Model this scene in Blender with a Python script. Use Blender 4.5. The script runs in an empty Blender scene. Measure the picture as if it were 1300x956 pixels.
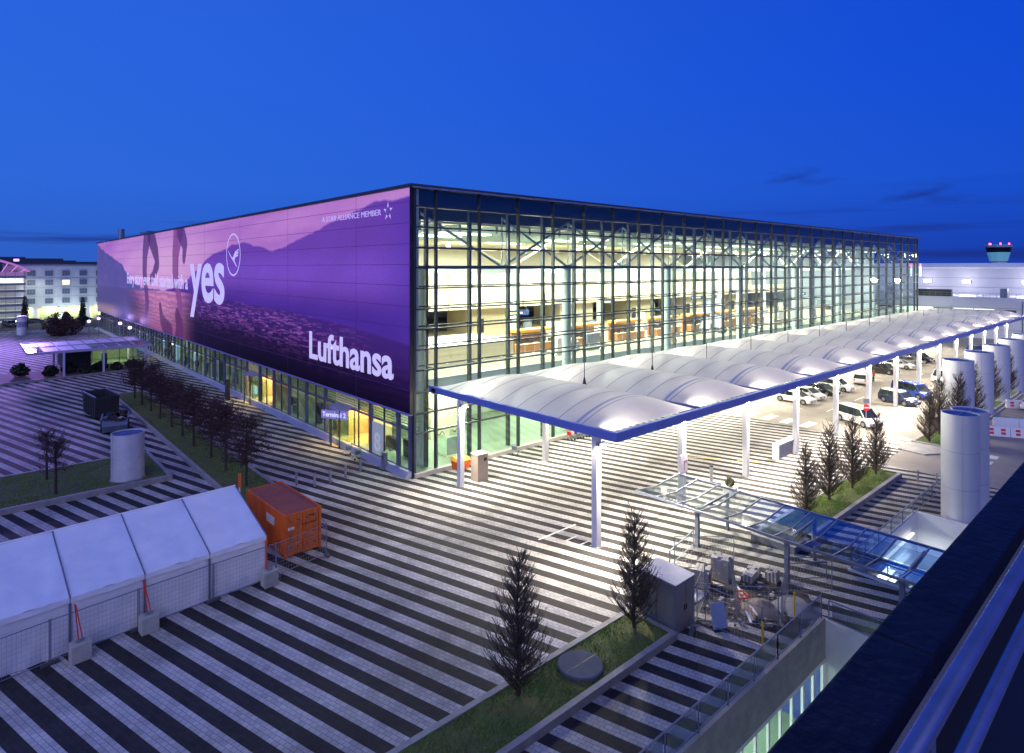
import bpy, bmesh, math, random
import numpy as np
from mathutils import Vector, Matrix
random.seed(7); RNG = np.random.default_rng(11)
R = math.radians
sc = bpy.context.scene
COL = sc.collection

# ------------------------------------------------------------------ camera
# world frame: X runs along the glass front, Y along the advertising front, origin at the corner of the terminal
cd = bpy.data.cameras.new('camera'); cam = bpy.data.objects.new('camera', cd); COL.objects.link(cam)
cam.location = (-27.62, -43.34, 17.5)
cam.rotation_euler = (R(90), 0, -math.atan2(0.66554, 0.74636))
cd.sensor_width = 36.0; cd.lens = 774.0 / 1300.0 * 36.0; cd.shift_y = -139.0 / 1300.0
cd.clip_start = 0.05; cd.clip_end = 6000
sc.camera = cam

# ------------------------------------------------------------------ sky, dusk light, exposure
SUN_AZ = R(118)       # sunset glow lies to the left of and behind the view
w = bpy.data.worlds.new('World'); sc.world = w; w.use_nodes = True
nt = w.node_tree; nt.nodes.clear()
def N(t, **k):
    n = nt.nodes.new(t)
    for a, b in k.items(): setattr(n, a, b)
    return n
out = N('ShaderNodeOutputWorld')
sky = N('ShaderNodeTexSky', sky_type='NISHITA', sun_disc=False, sun_elevation=R(1.0), sun_rotation=R(90) - SUN_AZ,
        altitude=450, air_density=1.0, dust_density=0.4, ozone_density=6.0)
tc = N('ShaderNodeTexCoord'); sep = N('ShaderNodeSeparateXYZ'); nt.links.new(tc.outputs['Generated'], sep.inputs[0])
ramp = N('ShaderNodeValToRGB'); nt.links.new(sep.outputs['Z'], ramp.inputs[0])
def lin(r, g, b):
    f = lambda c: (c / 255 / 12.92) if c / 255 <= 0.04045 else ((c / 255 + 0.055) / 1.055) ** 2.4
    return (f(r), f(g), f(b), 1)
cr = ramp.color_ramp
cr.elements[0].position = 0.0; cr.elements[0].color = lin(14, 44, 158)
cr.elements[1].position = 0.9; cr.elements[1].color = lin(0, 36, 150)
for p, c in ((0.045, lin(16, 58, 180)), (0.12, lin(18, 74, 205)), (0.28, lin(4, 68, 212)), (0.5, lin(0, 58, 205))):
    e = cr.elements.new(p); e.color = c
# glow towards the sunset side
dot = N('ShaderNodeVectorMath', operation='DOT_PRODUCT'); nt.links.new(tc.outputs['Generated'], dot.inputs[0])
dot.inputs[1].default_value = (math.cos(SUN_AZ), math.sin(SUN_AZ), 0.1)
mr = N('ShaderNodeMapRange'); mr.inputs[1].default_value = -0.6; mr.inputs[2].default_value = 1.0
mr.inputs[3].default_value = 0.0; mr.inputs[4].default_value = 1.0
nt.links.new(dot.outputs['Value'], mr.inputs[0])
glow = N('ShaderNodeMixRGB', blend_type='MIX'); glow.inputs[2].default_value = lin(70, 138, 240)
mg = N('ShaderNodeMath', operation='MULTIPLY'); mg.inputs[1].default_value = 0.42
nt.links.new(mr.outputs[0], mg.inputs[0]); nt.links.new(mg.outputs[0], glow.inputs[0]); nt.links.new(ramp.outputs[0], glow.inputs[1])
# thin dusk clouds low over the horizon
mp = N('ShaderNodeMapping'); mp.inputs['Scale'].default_value = (1.6, 1.6, 30.0); nt.links.new(tc.outputs['Generated'], mp.inputs[0])
nz = N('ShaderNodeTexNoise'); nz.inputs['Scale'].default_value = 1.5; nz.inputs['Detail'].default_value = 5; nt.links.new(mp.outputs[0], nz.inputs[0])
cm = N('ShaderNodeMapRange'); cm.inputs[1].default_value = 0.53; cm.inputs[2].default_value = 0.66; nt.links.new(nz.outputs[0], cm.inputs[0])
band = N('ShaderNodeMapRange'); band.inputs[1].default_value = 0.125; band.inputs[2].default_value = 0.04; nt.links.new(sep.outputs['Z'], band.inputs[0])
cmul = N('ShaderNodeMath', operation='MULTIPLY'); nt.links.new(cm.outputs[0], cmul.inputs[0]); nt.links.new(band.outputs[0], cmul.inputs[1])
cm2 = N('ShaderNodeMath', operation='MULTIPLY'); cm2.inputs[1].default_value = 0.75; nt.links.new(cmul.outputs[0], cm2.inputs[0])
# two small cloud wisps to the right
def wisp(d, fac, prev):
    mw = N('ShaderNodeVectorMath', operation='SUBTRACT'); nt.links.new(tc.outputs['Generated'], mw.inputs[0]); mw.inputs[1].default_value = d
    ms = N('ShaderNodeVectorMath', operation='MULTIPLY'); ms.inputs[1].default_value = (15, 15, 62); nt.links.new(mw.outputs[0], ms.inputs[0])
    ml = N('ShaderNodeVectorMath', operation='LENGTH'); nt.links.new(ms.outputs[0], ml.inputs[0])
    wn = N('ShaderNodeTexNoise'); wn.inputs['Scale'].default_value = 1.6; wn.inputs['Detail'].default_value = 5; nt.links.new(ms.outputs[0], wn.inputs[0])
    sb_ = N('ShaderNodeMath', operation='MULTIPLY_ADD'); sb_.inputs[1].default_value = 2.2; nt.links.new(wn.outputs[0], sb_.inputs[0]); nt.links.new(ml.outputs['Value'], sb_.inputs[2])
    rr = N('ShaderNodeMapRange'); rr.inputs[1].default_value = 1.85; rr.inputs[2].default_value = 0.9; rr.inputs[3].default_value = 0.0; rr.inputs[4].default_value = fac; nt.links.new(sb_.outputs[0], rr.inputs[0])
    mxn = N('ShaderNodeMath', operation='MAXIMUM'); nt.links.new(prev.outputs[0], mxn.inputs[0]); nt.links.new(rr.outputs[0], mxn.inputs[1]); return mxn
cm2 = wisp((0.9124, 0.3878, 0.1309), 0.55, cm2); cm2 = wisp((0.9658, 0.2404, 0.0977), 0.75, cm2)
cl = N('ShaderNodeMixRGB'); cl.inputs[2].default_value = lin(28, 48, 132)
nt.links.new(cm2.outputs[0], cl.inputs[0]); nt.links.new(glow.outputs[0], cl.inputs[1])
b1 = N('ShaderNodeBackground'); b1.inputs[1].default_value = 0.98; nt.links.new(cl.outputs[0], b1.inputs[0])
tint = N('ShaderNodeMixRGB', blend_type='MULTIPLY'); tint.inputs[0].default_value = 1; tint.inputs[2].default_value = (0.35, 0.42, 1, 1)
nt.links.new(sky.outputs[0], tint.inputs[1])
b2 = N('ShaderNodeBackground'); b2.inputs[1].default_value = 0.006; nt.links.new(tint.outputs[0], b2.inputs[0])
ad = N('ShaderNodeAddShader'); nt.links.new(b1.outputs[0], ad.inputs[0]); nt.links.new(b2.outputs[0], ad.inputs[1]); nt.links.new(ad.outputs[0], out.inputs[0])
# last violet light of the dusk sky, low and very soft
sd = bpy.data.lights.new('sun', 'SUN'); so = bpy.data.objects.new('sun', sd); COL.objects.link(so)
sd.energy = 1.15; sd.angle = R(70); sd.color = (0.72, 0.72, 1.0)
sdir = Vector((math.cos(SUN_AZ + R(95)), math.sin(SUN_AZ + R(95)), 0.75))
so.rotation_euler = sdir.to_track_quat('Z', 'Y').to_euler(); so.location = (0, 0, 80)
sc.view_settings.view_transform = 'Standard'; sc.view_settings.look = 'None'
sc.view_settings.exposure = 0.0; sc.view_settings.gamma = 1.0
sc.render.engine = 'CYCLES'
sc.cycles.transparent_max_bounces = 24; sc.cycles.max_bounces = 8; sc.cycles.diffuse_bounces = 4
sc.cycles.sample_clamp_indirect = 4.0
sc.cycles.caustics_reflective = False; sc.cycles.caustics_refractive = False

# ------------------------------------------------------------------ materials
MATS = {}
def mat(name, c, rough=0.6, metal=0.0, emit=None, es=0.0, var=0.0, vs=1.0, bump=0.0, bs=20.0, spec=0.5, c2=None):
    """principled material with procedural colour variation (var / c2) and fine relief"""
    if name in MATS: return MATS[name]
    m = bpy.data.materials.new(name); m.use_nodes = True; MATS[name] = m
    n = m.node_tree; b = n.nodes['Principled BSDF']
    col = tuple(c[:3]) + (1,)
    b.inputs['Base Color'].default_value = col; b.inputs['Roughness'].default_value = rough; b.inputs['Metallic'].default_value = metal
    b.inputs['Specular IOR Level'].default_value = spec
    if emit: b.inputs['Emission Color'].default_value = tuple(emit[:3]) + (1,); b.inputs['Emission Strength'].default_value = es
    if var or c2 or bump:
        t = n.nodes.new('ShaderNodeTexCoord')
    if var or c2:
        z = n.nodes.new('ShaderNodeTexNoise'); z.inputs['Scale'].default_value = vs; z.inputs['Detail'].default_value = 6; z.inputs['Roughness'].default_value = 0.65
        n.links.new(t.outputs['Object'], z.inputs[0])
        r = n.nodes.new('ShaderNodeMapRange'); r.inputs[1].default_value = 0.3; r.inputs[2].default_value = 0.7; n.links.new(z.outputs[0], r.inputs[0])
        x = n.nodes.new('ShaderNodeMixRGB'); x.inputs[1].default_value = col
        x.inputs[2].default_value = (tuple(c2[:3]) + (1,)) if c2 else tuple(v * (1 - var) for v in c[:3]) + (1,)
        n.links.new(r.outputs[0], x.inputs[0]); n.links.new(x.outputs[0], b.inputs['Base Color'])
    if bump:
        z2 = n.nodes.new('ShaderNodeTexNoise'); z2.inputs['Scale'].default_value = bs; z2.inputs['Detail'].default_value = 4
        n.links.new(t.outputs['Object'], z2.inputs[0])
        bp = n.nodes.new('ShaderNodeBump'); bp.inputs['Strength'].default_value = bump; bp.inputs['Distance'].default_value = 0.05
        n.links.new(z2.outputs[0], bp.inputs['Height']); n.links.new(bp.outputs[0], b.inputs['Normal'])
    return m
def glass(name, tint=(0.86, 0.95, 0.92), refl=0.9, base=0.06, rough=0.0):
    if name in MATS: return MATS[name]
    m = bpy.data.materials.new(name); m.use_nodes = True; MATS[name] = m; n = m.node_tree; n.nodes.clear()
    o = n.nodes.new('ShaderNodeOutputMaterial'); t = n.nodes.new('ShaderNodeBsdfTransparent'); t.inputs[0].default_value = (*tint, 1)
    g = n.nodes.new('ShaderNodeBsdfGlossy'); g.inputs['Roughness'].default_value = rough; g.inputs[0].default_value = (refl, refl, refl, 1)
    lw0 = n.nodes.new('ShaderNodeLayerWeight'); lw = n.nodes.new('ShaderNodeMath'); lw.operation = 'POWER'; lw.inputs[1].default_value = 4.5; n.links.new(lw0.outputs['Facing'], lw.inputs[0])
    lw0.inputs[0].default_value = 0.5
    a = n.nodes.new('ShaderNodeMath'); a.operation = 'ADD'; a.inputs[1].default_value = base; a.use_clamp = True
    mx = n.nodes.new('ShaderNodeMixShader')
    n.links.new(lw.outputs[0], a.inputs[0]); n.links.new(a.outputs[0], mx.inputs[0]); n.links.new(t.outputs[0], mx.inputs[1]); n.links.new(g.outputs[0], mx.inputs[2]); n.links.new(mx.outputs[0], o.inputs[0])
    return m
def paving(name, ca, cb, joint):
    """small sett paving: rows of stones with joints, per-stone tone and grime"""
    m = bpy.data.materials.new(name); m.use_nodes = True; MATS[name] = m; n = m.node_tree; b = n.nodes['Principled BSDF']
    t = n.nodes.new('ShaderNodeTexCoord'); br = n.nodes.new('ShaderNodeTexBrick')
    br.offset = 0.5; br.inputs['Scale'].default_value = 1.0; br.inputs['Brick Width'].default_value = 0.30; br.inputs['Row Height'].default_value = 0.197
    br.inputs['Mortar Size'].default_value = 0.011; br.inputs['Mortar Smooth'].default_value = 0.3; br.inputs['Bias'].default_value = -0.2
    br.inputs['Color1'].default_value = (*ca, 1); br.inputs['Color2'].default_value = (*cb, 1); br.inputs['Mortar'].default_value = (*joint, 1)
    n.links.new(t.outputs['Object'], br.inputs[0])
    z = n.nodes.new('ShaderNodeTexNoise'); z.inputs['Scale'].default_value = 0.35; z.inputs['Detail'].default_value = 7; n.links.new(t.outputs['Object'], z.inputs[0])
    r = n.nodes.new('ShaderNodeMapRange'); r.inputs[1].default_value = 0.3; r.inputs[2].default_value = 0.72; r.inputs[3].default_value = 0.72; r.inputs[4].default_value = 1.1; n.links.new(z.outputs[0], r.inputs[0])
    x = n.nodes.new('ShaderNodeMixRGB'); x.blend_type = 'MULTIPLY'; x.inputs[0].default_value = 1; n.links.new(br.outputs[0], x.inputs[1]); n.links.new(r.outputs[0], x.inputs[2])
    # stains, tyre tracks and chewing-gum spots in world space
    ge = n.nodes.new('ShaderNodeNewGeometry'); z3 = n.nodes.new('ShaderNodeTexNoise'); z3.inputs['Scale'].default_value = 0.16; z3.inputs['Detail'].default_value = 9; z3.inputs['Roughness'].default_value = 0.7; z3.inputs['Distortion'].default_value = 0.6; n.links.new(ge.outputs['Position'], z3.inputs[0])
    r3 = n.nodes.new('ShaderNodeMapRange'); r3.inputs[1].default_value = 0.38; r3.inputs[2].default_value = 0.58; r3.inputs[3].default_value = 0.55; r3.inputs[4].default_value = 1.0; n.links.new(z3.outputs[0], r3.inputs[0])
    vo = n.nodes.new('ShaderNodeTexVoronoi'); vo.inputs['Scale'].default_value = 1.3; n.links.new(ge.outputs['Position'], vo.inputs[0])
    r4 = n.nodes.new('ShaderNodeMapRange'); r4.inputs[1].default_value = 0.03; r4.inputs[2].default_value = 0.06; r4.inputs[3].default_value = 0.6; r4.inputs[4].default_value = 1.0; n.links.new(vo.outputs['Distance'], r4.inputs[0])
    m5 = n.nodes.new('ShaderNodeMath'); m5.operation = 'MULTIPLY'; n.links.new(r3.outputs[0], m5.inputs[0]); n.links.new(r4.outputs[0], m5.inputs[1])
    x2 = n.nodes.new('ShaderNodeMixRGB'); x2.blend_type = 'MULTIPLY'; x2.inputs[0].default_value = 1; n.links.new(x.outputs[0], x2.inputs[1]); n.links.new(m5.outputs[0], x2.inputs[2]); x = x2
    n.links.new(x.outputs[0], b.inputs['Base Color']); b.inputs['Roughness'].default_value = 0.75; b.inputs['Specular IOR Level'].default_value = 0.2
    bp = n.nodes.new('ShaderNodeBump'); bp.inputs['Strength'].default_value = 0.5; bp.inputs['Distance'].default_value = 0.01; bp.invert = True
    n.links.new(br.outputs['Fac'], bp.inputs['Height']); n.links.new(bp.outputs[0], b.inputs['Normal'])
    return m

M = dict(
 light=paving('light_setts', (0.62, 0.60, 0.56), (0.45, 0.43, 0.41), (0.20, 0.19, 0.18)),
 dark=paving('dark_setts', (0.052, 0.047, 0.046), (0.036, 0.033, 0.034), (0.03, 0.03, 0.03)),
 joint=mat('joint_sand', (0.10, 0.095, 0.09), 0.9, var=0.4, vs=3),
 asphalt=mat('asphalt', (0.30, 0.27, 0.23), 0.75, var=0.35, vs=0.25, bump=0.2, bs=60),
 farground=mat('far_ground', (0.05, 0.055, 0.05), 0.9, var=0.4, vs=0.02),
 kerb=mat('kerb_stone', (0.32, 0.31, 0.31), 0.7, var=0.35, vs=1.6, bump=0.15, bs=30),
 grass=mat('grass_soil', (0.05, 0.11, 0.022), 0.95, c2=(0.11, 0.095, 0.04), vs=1.1, bump=0.6, bs=25),
 blade=mat('grass_blade', (0.14, 0.30, 0.04), 0.8, c2=(0.20, 0.22, 0.06), vs=0.8),
 bark=mat('bark', (0.055, 0.042, 0.034), 0.9, var=0.4, vs=6),
 twig=mat('twig', (0.105, 0.080, 0.060), 0.9, var=0.4, vs=2),
 redtwig=mat('red_twig', (0.085, 0.042, 0.040), 0.9, var=0.5, vs=1.5),
 white=mat('white_paint', (0.78, 0.78, 0.78), 0.4, var=0.08, vs=0.7),
 line=mat('road_white', (0.78, 0.77, 0.73), 0.7, var=0.3, vs=2.5),
 yellowline=mat('road_yellow', (0.75, 0.58, 0.08), 0.7, var=0.3, vs=2.5),
 steel=mat('facade_steel', (0.060, 0.075, 0.085), 0.45, metal=0.4, var=0.2, vs=0.8),
 teal=mat('teal_steel', (0.30, 0.40, 0.40), 0.5, var=0.15, vs=0.5),
 galv=mat('galvanised', (0.42, 0.44, 0.47), 0.42, metal=0.7, var=0.3, vs=3),
 bluesteel=mat('grey_blue_steel', (0.20, 0.23, 0.30), 0.45, metal=0.3, var=0.2, vs=2),
 bluebeam=mat('blue_beam', (0.16, 0.22, 0.62), 0.4, var=0.12, vs=0.5),
 membrane=mat('membrane', (0.74, 0.73, 0.71), 0.5, c2=(0.58, 0.57, 0.56), vs=0.45, bump=0.35, bs=0.9),
 seam=mat('membrane_seam', (0.20, 0.21, 0.30), 0.6),
 alu=mat('brushed_alu', (0.68, 0.69, 0.71), 0.42, metal=0.30, var=0.05, vs=0.5),
 cream=mat('cream_wall', (0.82, 0.77, 0.64), 0.7, var=0.10, vs=0.2),
 ceil=mat('cream_ceiling', (0.72, 0.68, 0.50), 0.7, var=0.14, vs=0.15),
 plank=mat('pale_plank', (0.70, 0.62, 0.44), 0.6, var=0.12, vs=0.9),
 floor=mat('stone_floor', (0.55, 0.49, 0.36), 0.25, var=0.15, vs=0.3),
 gfloor=mat('green_floor', (0.28, 0.36, 0.26), 0.35, var=0.2, vs=0.3),
 brown=mat('oak_counter', (0.42, 0.17, 0.035), 0.5, var=0.35, vs=1.2),
 glassf=glass('facade_glass', (0.88, 0.96, 0.94), 0.9, 0.05),
 glassl=glass('shopfront_glass', (0.80, 0.92, 0.86), 0.9, 0.06),
 glassb=glass('canopy_glass', (0.62, 0.74, 0.90), 0.9, 0.10, 0.03),
 glasspale=glass('frosted_canopy_glass', (0.86, 0.92, 0.90), 0.9, 0.10, 0.05),
 carglass=mat('car_glass', (0.012, 0.016, 0.022), 0.06, spec=0.9),
 tyre=mat('tyre', (0.02, 0.02, 0.02), 0.85), rim=mat('rim', (0.45, 0.46, 0.48), 0.3, metal=0.8),
 black=mat('black_plastic', (0.018, 0.018, 0.02), 0.5),
 lampglass=mat('head_lamp', (0.85, 0.87, 0.9), 0.1), redlamp=mat('tail_lamp', (0.45, 0.01, 0.01), 0.2),
 glow=mat('lamp_glow', (1, 1, 1), 0.4, emit=(1, 0.93, 0.80), es=40.0),
 glowsoft=mat('luminaire', (1, 1, 1), 0.4, emit=(1, 0.92, 0.72), es=2.0),
 concrete=mat('concrete', (0.40, 0.39, 0.36), 0.8, var=0.35, vs=1.2, bump=0.15, bs=15),
 redstrap=mat('red_strap', (0.55, 0.03, 0.015), 0.6), orange=mat('safety_orange', (0.80, 0.13, 0.015), 0.55, var=0.15, vs=4),
 yellow=mat('yellow_plastic', (0.80, 0.55, 0.03), 0.5, var=0.15, vs=4),
)

def translucent(m, f, col):
    n = m.node_tree; b = n.nodes['Principled BSDF']; o = [x for x in n.nodes if x.type == 'OUTPUT_MATERIAL'][0]
    t = n.nodes.new('ShaderNodeBsdfTranslucent'); t.inputs[0].default_value = (*col, 1); mx = n.nodes.new('ShaderNodeMixShader'); mx.inputs[0].default_value = f
    n.links.new(b.outputs[0], mx.inputs[1]); n.links.new(t.outputs[0], mx.inputs[2]); n.links.new(mx.outputs[0], o.inputs[0])
translucent(M['membrane'], 0.42, (0.95, 0.91, 0.84))

# ------------------------------------------------------------------ mesh helpers
class MB:
    def __init__(s): s.v = []; s.f = []
    def add(s, vs, fs):
        k = len(s.v); s.v += [tuple(p) for p in vs]; s.f += [tuple(i + k for i in f) for f in fs]; return s
    def box(s, x0, x1, y0, y1, z0, z1):
        return s.add([(x0, y0, z0), (x1, y0, z0), (x1, y1, z0), (x0, y1, z0), (x0, y0, z1), (x1, y0, z1), (x1, y1, z1), (x0, y1, z1)],
                     [(0, 3, 2, 1), (4, 5, 6, 7), (0, 1, 5, 4), (1, 2, 6, 5), (2, 3, 7, 6), (3, 0, 4, 7)])
    def bar(s, a, b, w=0.05, h=None, up=(0, 0, 1)):
        a = Vector(a); b = Vector(b); d = (b - a)
        if d.length < 1e-6: return s
        d.normalize(); u = Vector(up)
        if abs(d.dot(u)) > 0.98: u = Vector((1, 0, 0))
        x = d.cross(u).normalized() * (w / 2); y = x.cross(d).normalized() * ((h or w) / 2)
        vs = [a - x - y, a + x - y, a + x + y, a - x + y, b - x - y, b + x - y, b + x + y, b - x + y]
        return s.add(vs, [(0, 3, 2, 1), (4, 5, 6, 7), (0, 1, 5, 4), (1, 2, 6, 5), (2, 3, 7, 6), (3, 0, 4, 7)])
    def tube(s, a, b, r0, r1=None, n=8, cap=True):
        a = Vector(a); b = Vector(b); r1 = r0 if r1 is None else r1; d = (b - a)
        if d.length < 1e-6: return s
        d.normalize(); u = Vector((0, 0, 1)) if abs(d.z) < 0.95 else Vector((1, 0, 0))
        x = d.cross(u).normalized(); y = d.cross(x)
        vs = []
        for p, r in ((a, r0), (b, r1)):
            for i in range(n):
                t = 2 * math.pi * i / n; vs.append(p + x * (r * math.cos(t)) + y * (r * math.sin(t)))
        fs = [(i, (i + 1) % n, n + (i + 1) % n, n + i) for i in range(n)]
        if cap: fs += [tuple(range(n))[::-1], tuple(range(n, 2 * n))]
        return s.add(vs, fs)
    def lathe(s, prof, n=24, c=(0, 0, 0)):
        k = len(prof); vs = [(c[0] + r * math.cos(2 * math.pi * j / n), c[1] + r * math.sin(2 * math.pi * j / n), c[2] + z) for j in range(n) for r, z in prof]
        fs = [(j * k + i, ((j + 1) % n) * k + i, ((j + 1) % n) * k + i + 1, j * k + i + 1) for j in range(n) for i in range(k - 1)]
        return s.add(vs, fs)
    def prism(s, poly, z0, z1):
        n = len(poly); vs = [(x, y, z0) for x, y in poly] + [(x, y, z1) for x, y in poly]
        return s.add(vs, [tuple(range(n))[::-1], tuple(range(n, 2 * n))] + [(i, (i + 1) % n, n + (i + 1) % n, n + i) for i in range(n)])
    def quad(s, *p): return s.add(p, [tuple(range(len(p)))])
    def build(s, name, m, parent=None, smooth=False, loc=None, bevel=0.0, rz=0.0):
        me = bpy.data.meshes.new(name); me.from_pydata(s.v, [], s.f); me.update()
        if isinstance(m, str): m = M[m]
        me.materials.append(m)
        if smooth: me.polygons.foreach_set('use_smooth', [True] * len(me.polygons))
        o = bpy.data.objects.new(name, me); COL.objects.link(o)
        if parent: o.parent = parent
        if loc: o.location = loc
        if rz: o.rotation_euler.z = rz
        if bevel:
            bm = bmesh.new(); bm.from_mesh(me)
            bmesh.ops.bevel(bm, geom=bm.edges[:], offset=bevel, segments=2, affect='EDGES', profile=0.6); bm.to_mesh(me); bm.free()
        return o
def tag(o, label=None, cat=None, group=None, kind=None):
    if label: o['label'] = label
    if cat: o['category'] = cat
    if group: o['group'] = group
    if kind: o['kind'] = kind
    return o
def thing(name, loc, label, cat, group=None, rz=0.0):
    o = bpy.data.objects.new(name, None); COL.objects.link(o); o.location = loc; o.rotation_euler.z = rz; o.empty_display_size = 0.3
    return tag(o, label, cat, group)
def kids(o): return [c for c in bpy.data.objects if c.parent == o]
def dup(o, loc, rz=None, label=None, group=None, parent=None):
    c = o.copy(); COL.objects.link(c)
    if parent: c.parent = parent
    if loc is not None: c.location = loc
    if rz is not None: c.rotation_euler.z = rz
    if label: c['label'] = label
    if group: c['group'] = group
    for k in kids(o): dup(k, None, parent=c)
    return c
def child(o, parent, loc=(0, 0, 0), name=None):
    c = o.copy(); COL.objects.link(c); c.parent = parent; c.location = loc
    if name: c.name = name
    return c
def struct(o): o['kind'] = 'structure'; return o
def text(body, size, m, parent=None, extrude=0.01, offset=0.0, name='lettering', align='LEFT', sx=1.0):
    cu = bpy.data.curves.new('txt', 'FONT'); cu.body = body; cu.size = size; cu.extrude = extrude; cu.offset = offset; cu.align_x = align; cu.resolution_u = 4
    t = bpy.data.objects.new('txt', cu); COL.objects.link(t)
    dg = bpy.context.evaluated_depsgraph_get(); me = bpy.data.meshes.new_from_object(t.evaluated_get(dg))
    bpy.data.objects.remove(t); bpy.data.curves.remove(cu)
    me.name = name; me.materials.clear(); me.materials.append(M[m] if isinstance(m, str) else m)
    if sx != 1.0: me.transform(Matrix.Diagonal((sx, 1, 1, 1)))
    o = bpy.data.objects.new(name, me); COL.objects.link(o)
    if parent: o.parent = parent
    return o
# ================================================================== SETTING: ground, paving, road
PIT = (-60.0, 3.9, -42.22, -31.2)             # sunken court beside the camera's building
STAIR = (10.4, 22.6, -42.22, -30.2)            # stairwell beside the glass canopy
def clip_poly(poly, a, b, c):                # keep a*x+b*y<=c
    o = []
    for i in range(len(poly)):
        p, q = poly[i], poly[(i + 1) % len(poly)]; dp = a * p[0] + b * p[1] - c; dq = a * q[0] + b * q[1] - c
        if dp <= 0: o.append(p)
        if (dp < 0 < dq) or (dq < 0 < dp): t = dp / (dp - dq); o.append((p[0] + t * (q[0] - p[0]), p[1] + t * (q[1] - p[1])))
    return o
def rect(x0, x1, y0, y1): return [(x0, y0), (x1, y0), (x1, y1), (x0, y1)]
FAR = 3000
g = MB()                                     # the ground as one sheet reaching the horizon, open over the two sunken courts
xs = [-FAR, -60.0, 3.9, 10.4, 22.6, FAR]; ys = [-FAR, -42.22, -31.2, -30.2, FAR]
for i in range(5):
    for j in range(4):
        x0, x1, y0, y1 = xs[i], xs[i + 1], ys[j], ys[j + 1]
        cx, cy = (x0 + x1) / 2, (y0 + y1) / 2
        if (PIT[0] < cx < PIT[1] and PIT[2] < cy < PIT[3]) or (STAIR[0] < cx < STAIR[1] and STAIR[2] < cy < STAIR[3]): continue
        g.quad((x0, y0, -0.06), (x1, y0, -0.06), (x1, y1, -0.06), (x0, y1, -0.06))
struct(g.build('ground', 'farground'))
# plaza: bedding sheet plus the light and the dark bands of setts, each band a piece of its own
plaza_rects = [rect(-75, -0.35, -31.15, 172), rect(-0.35, 30.2, -31.15, -0.35), rect(30.2, 40.0, -24.6, -0.35), rect(30.2, 33.0, -31.1, -24.6),
               rect(3.95, 10.35, -42.22, -31.15), rect(22.65, 33.0, -42.22, -31.15), rect(40, 136, -3.2, -0.35)]
# the stairwell bites a strip out of the second rectangle
plaza_rects[1:2] = [rect(-0.35, 10.35, -31.15, -0.35), rect(10.35, 22.65, -30.15, -0.35), rect(22.65, 30.2, -31.15, -0.35)]
g = MB()
for p in plaza_rects: g.add([(x, y, -0.03) for x, y in p], [(0, 1, 2, 3)])
plaza = struct(g.build('plaza', 'joint'))
TH = R(90 + 16.14); sdv = (math.cos(TH), math.sin(TH)); snv = (-sdv[1], sdv[0])   # along / across the bands
PER = 1.18; OFF = 0.16
cs = [snv[0] * x + snv[1] * y for p in plaza_rects for x, y in p]
for k in range(int(min(cs) / PER) - 1, int(max(cs) / PER) + 2):
    for half, nm, mt in ((0, 'light_paving_band', 'light'), (1, 'dark_paving_band', 'dark')):
        c0 = OFF + k * PER + half * PER / 2 + 0.006; c1 = c0 + PER / 2 - 0.012
        b = MB()
        for p in plaza_rects:
            q = clip_poly(clip_poly(p, -snv[0], -snv[1], -c0), snv[0], snv[1], c1)
            if len(q) < 3: continue
            if max(x for x, y in q) - min(x for x, y in q) < 0.05: continue
            # local frame: x along the band, y across, so the setts follow the band
            loc = [(x * sdv[0] + y * sdv[1], x * snv[0] + y * snv[1] - c0) for x, y in q]
            b.prism(loc, -0.03, 0.0)
        if b.v:
            o = b.build(nm, mt, plaza); o.location = (snv[0] * c0, snv[1] * c0, 0); o.rotation_euler.z = TH
# road under and beyond the canopy
g = MB()
for p in (rect(40.02, 400, -24.6, -3.22), rect(33.02, 400, -70, -24.62)):
    g.add([(x, y, -0.012) for x, y in p], [(0, 1, 2, 3)])
road = struct(g.build('road', 'asphalt'))
def marking(name, pts, m='line', z=0.006):
    return MB().add([(x, y, z) for x, y in pts], [tuple(range(len(pts)))]).build(name, m, road)
for i in range(4):                            # zebra stripes
    y = -7.6 - i * 2.2
    marking('zebra_stripe', [(40.6, y), (43.4, y), (43.4, y - 1.0), (40.6, y - 1.0)])
for i in range(3): marking('zebra_stripe', [(39.2 + 1.9 * i, -22.2), (40.2 + 1.9 * i, -22.2), (40.2 + 1.9 * i, -24.2), (39.2 + 1.9 * i, -24.2)])
marking('lane_arrow', [(44.0, -22.0), (47.0, -22.0), (47.0, -22.35), (48.6, -21.85), (47.0, -21.35), (47.0, -21.7), (44.0, -21.7)])
for i in range(7): marking('lane_dash', [(50 + i * 9, -13.7), (53.5 + i * 9, -13.7), (53.5 + i * 9, -13.5), (50 + i * 9, -13.5)])
for i in range(9): marking('bay_line', [(50 + 4.77 * i, -6.2), (50.15 + 4.77 * i, -6.2), (49.15 + 4.77 * i, -11.2), (49.0 + 4.77 * i, -11.2)])
for i in range(4): marking('lane_dash', [(35.2 + 2.3 * i, -30.6), (36.4 + 2.3 * i, -30.6), (36.4 + 2.3 * i, -31.3), (35.2 + 2.3 * i, -31.3)])
marking('hatched_island', [(36.5, -30.0), (44.5, -29.0), (44.5, -27.4), (41.0, -27.2)])
for a, b in (((21.9, -12.2), (23.6, -14.8)), ((24.3, -15.7), (25.8, -18.1))):     # yellow guide lines on the paving
    o = MB().bar((a[0], a[1], 0.006), (b[0], b[1], 0.006), 0.16, 0.006).build('guide_line', 'yellowline', plaza)
for (x0, x1, y0, y1) in ((-0.3, 3.2, -15.35, -15.2), (0.9, 2.0, -17.6, -17.48), (0.9, 2.0, -16.6, -16.48), (0.9, 1.0, -17.6, -16.5)):
    MB().box(x0, x1, y0, y1, 0.002, 0.007).build('painted_line', 'line', plaza)
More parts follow.
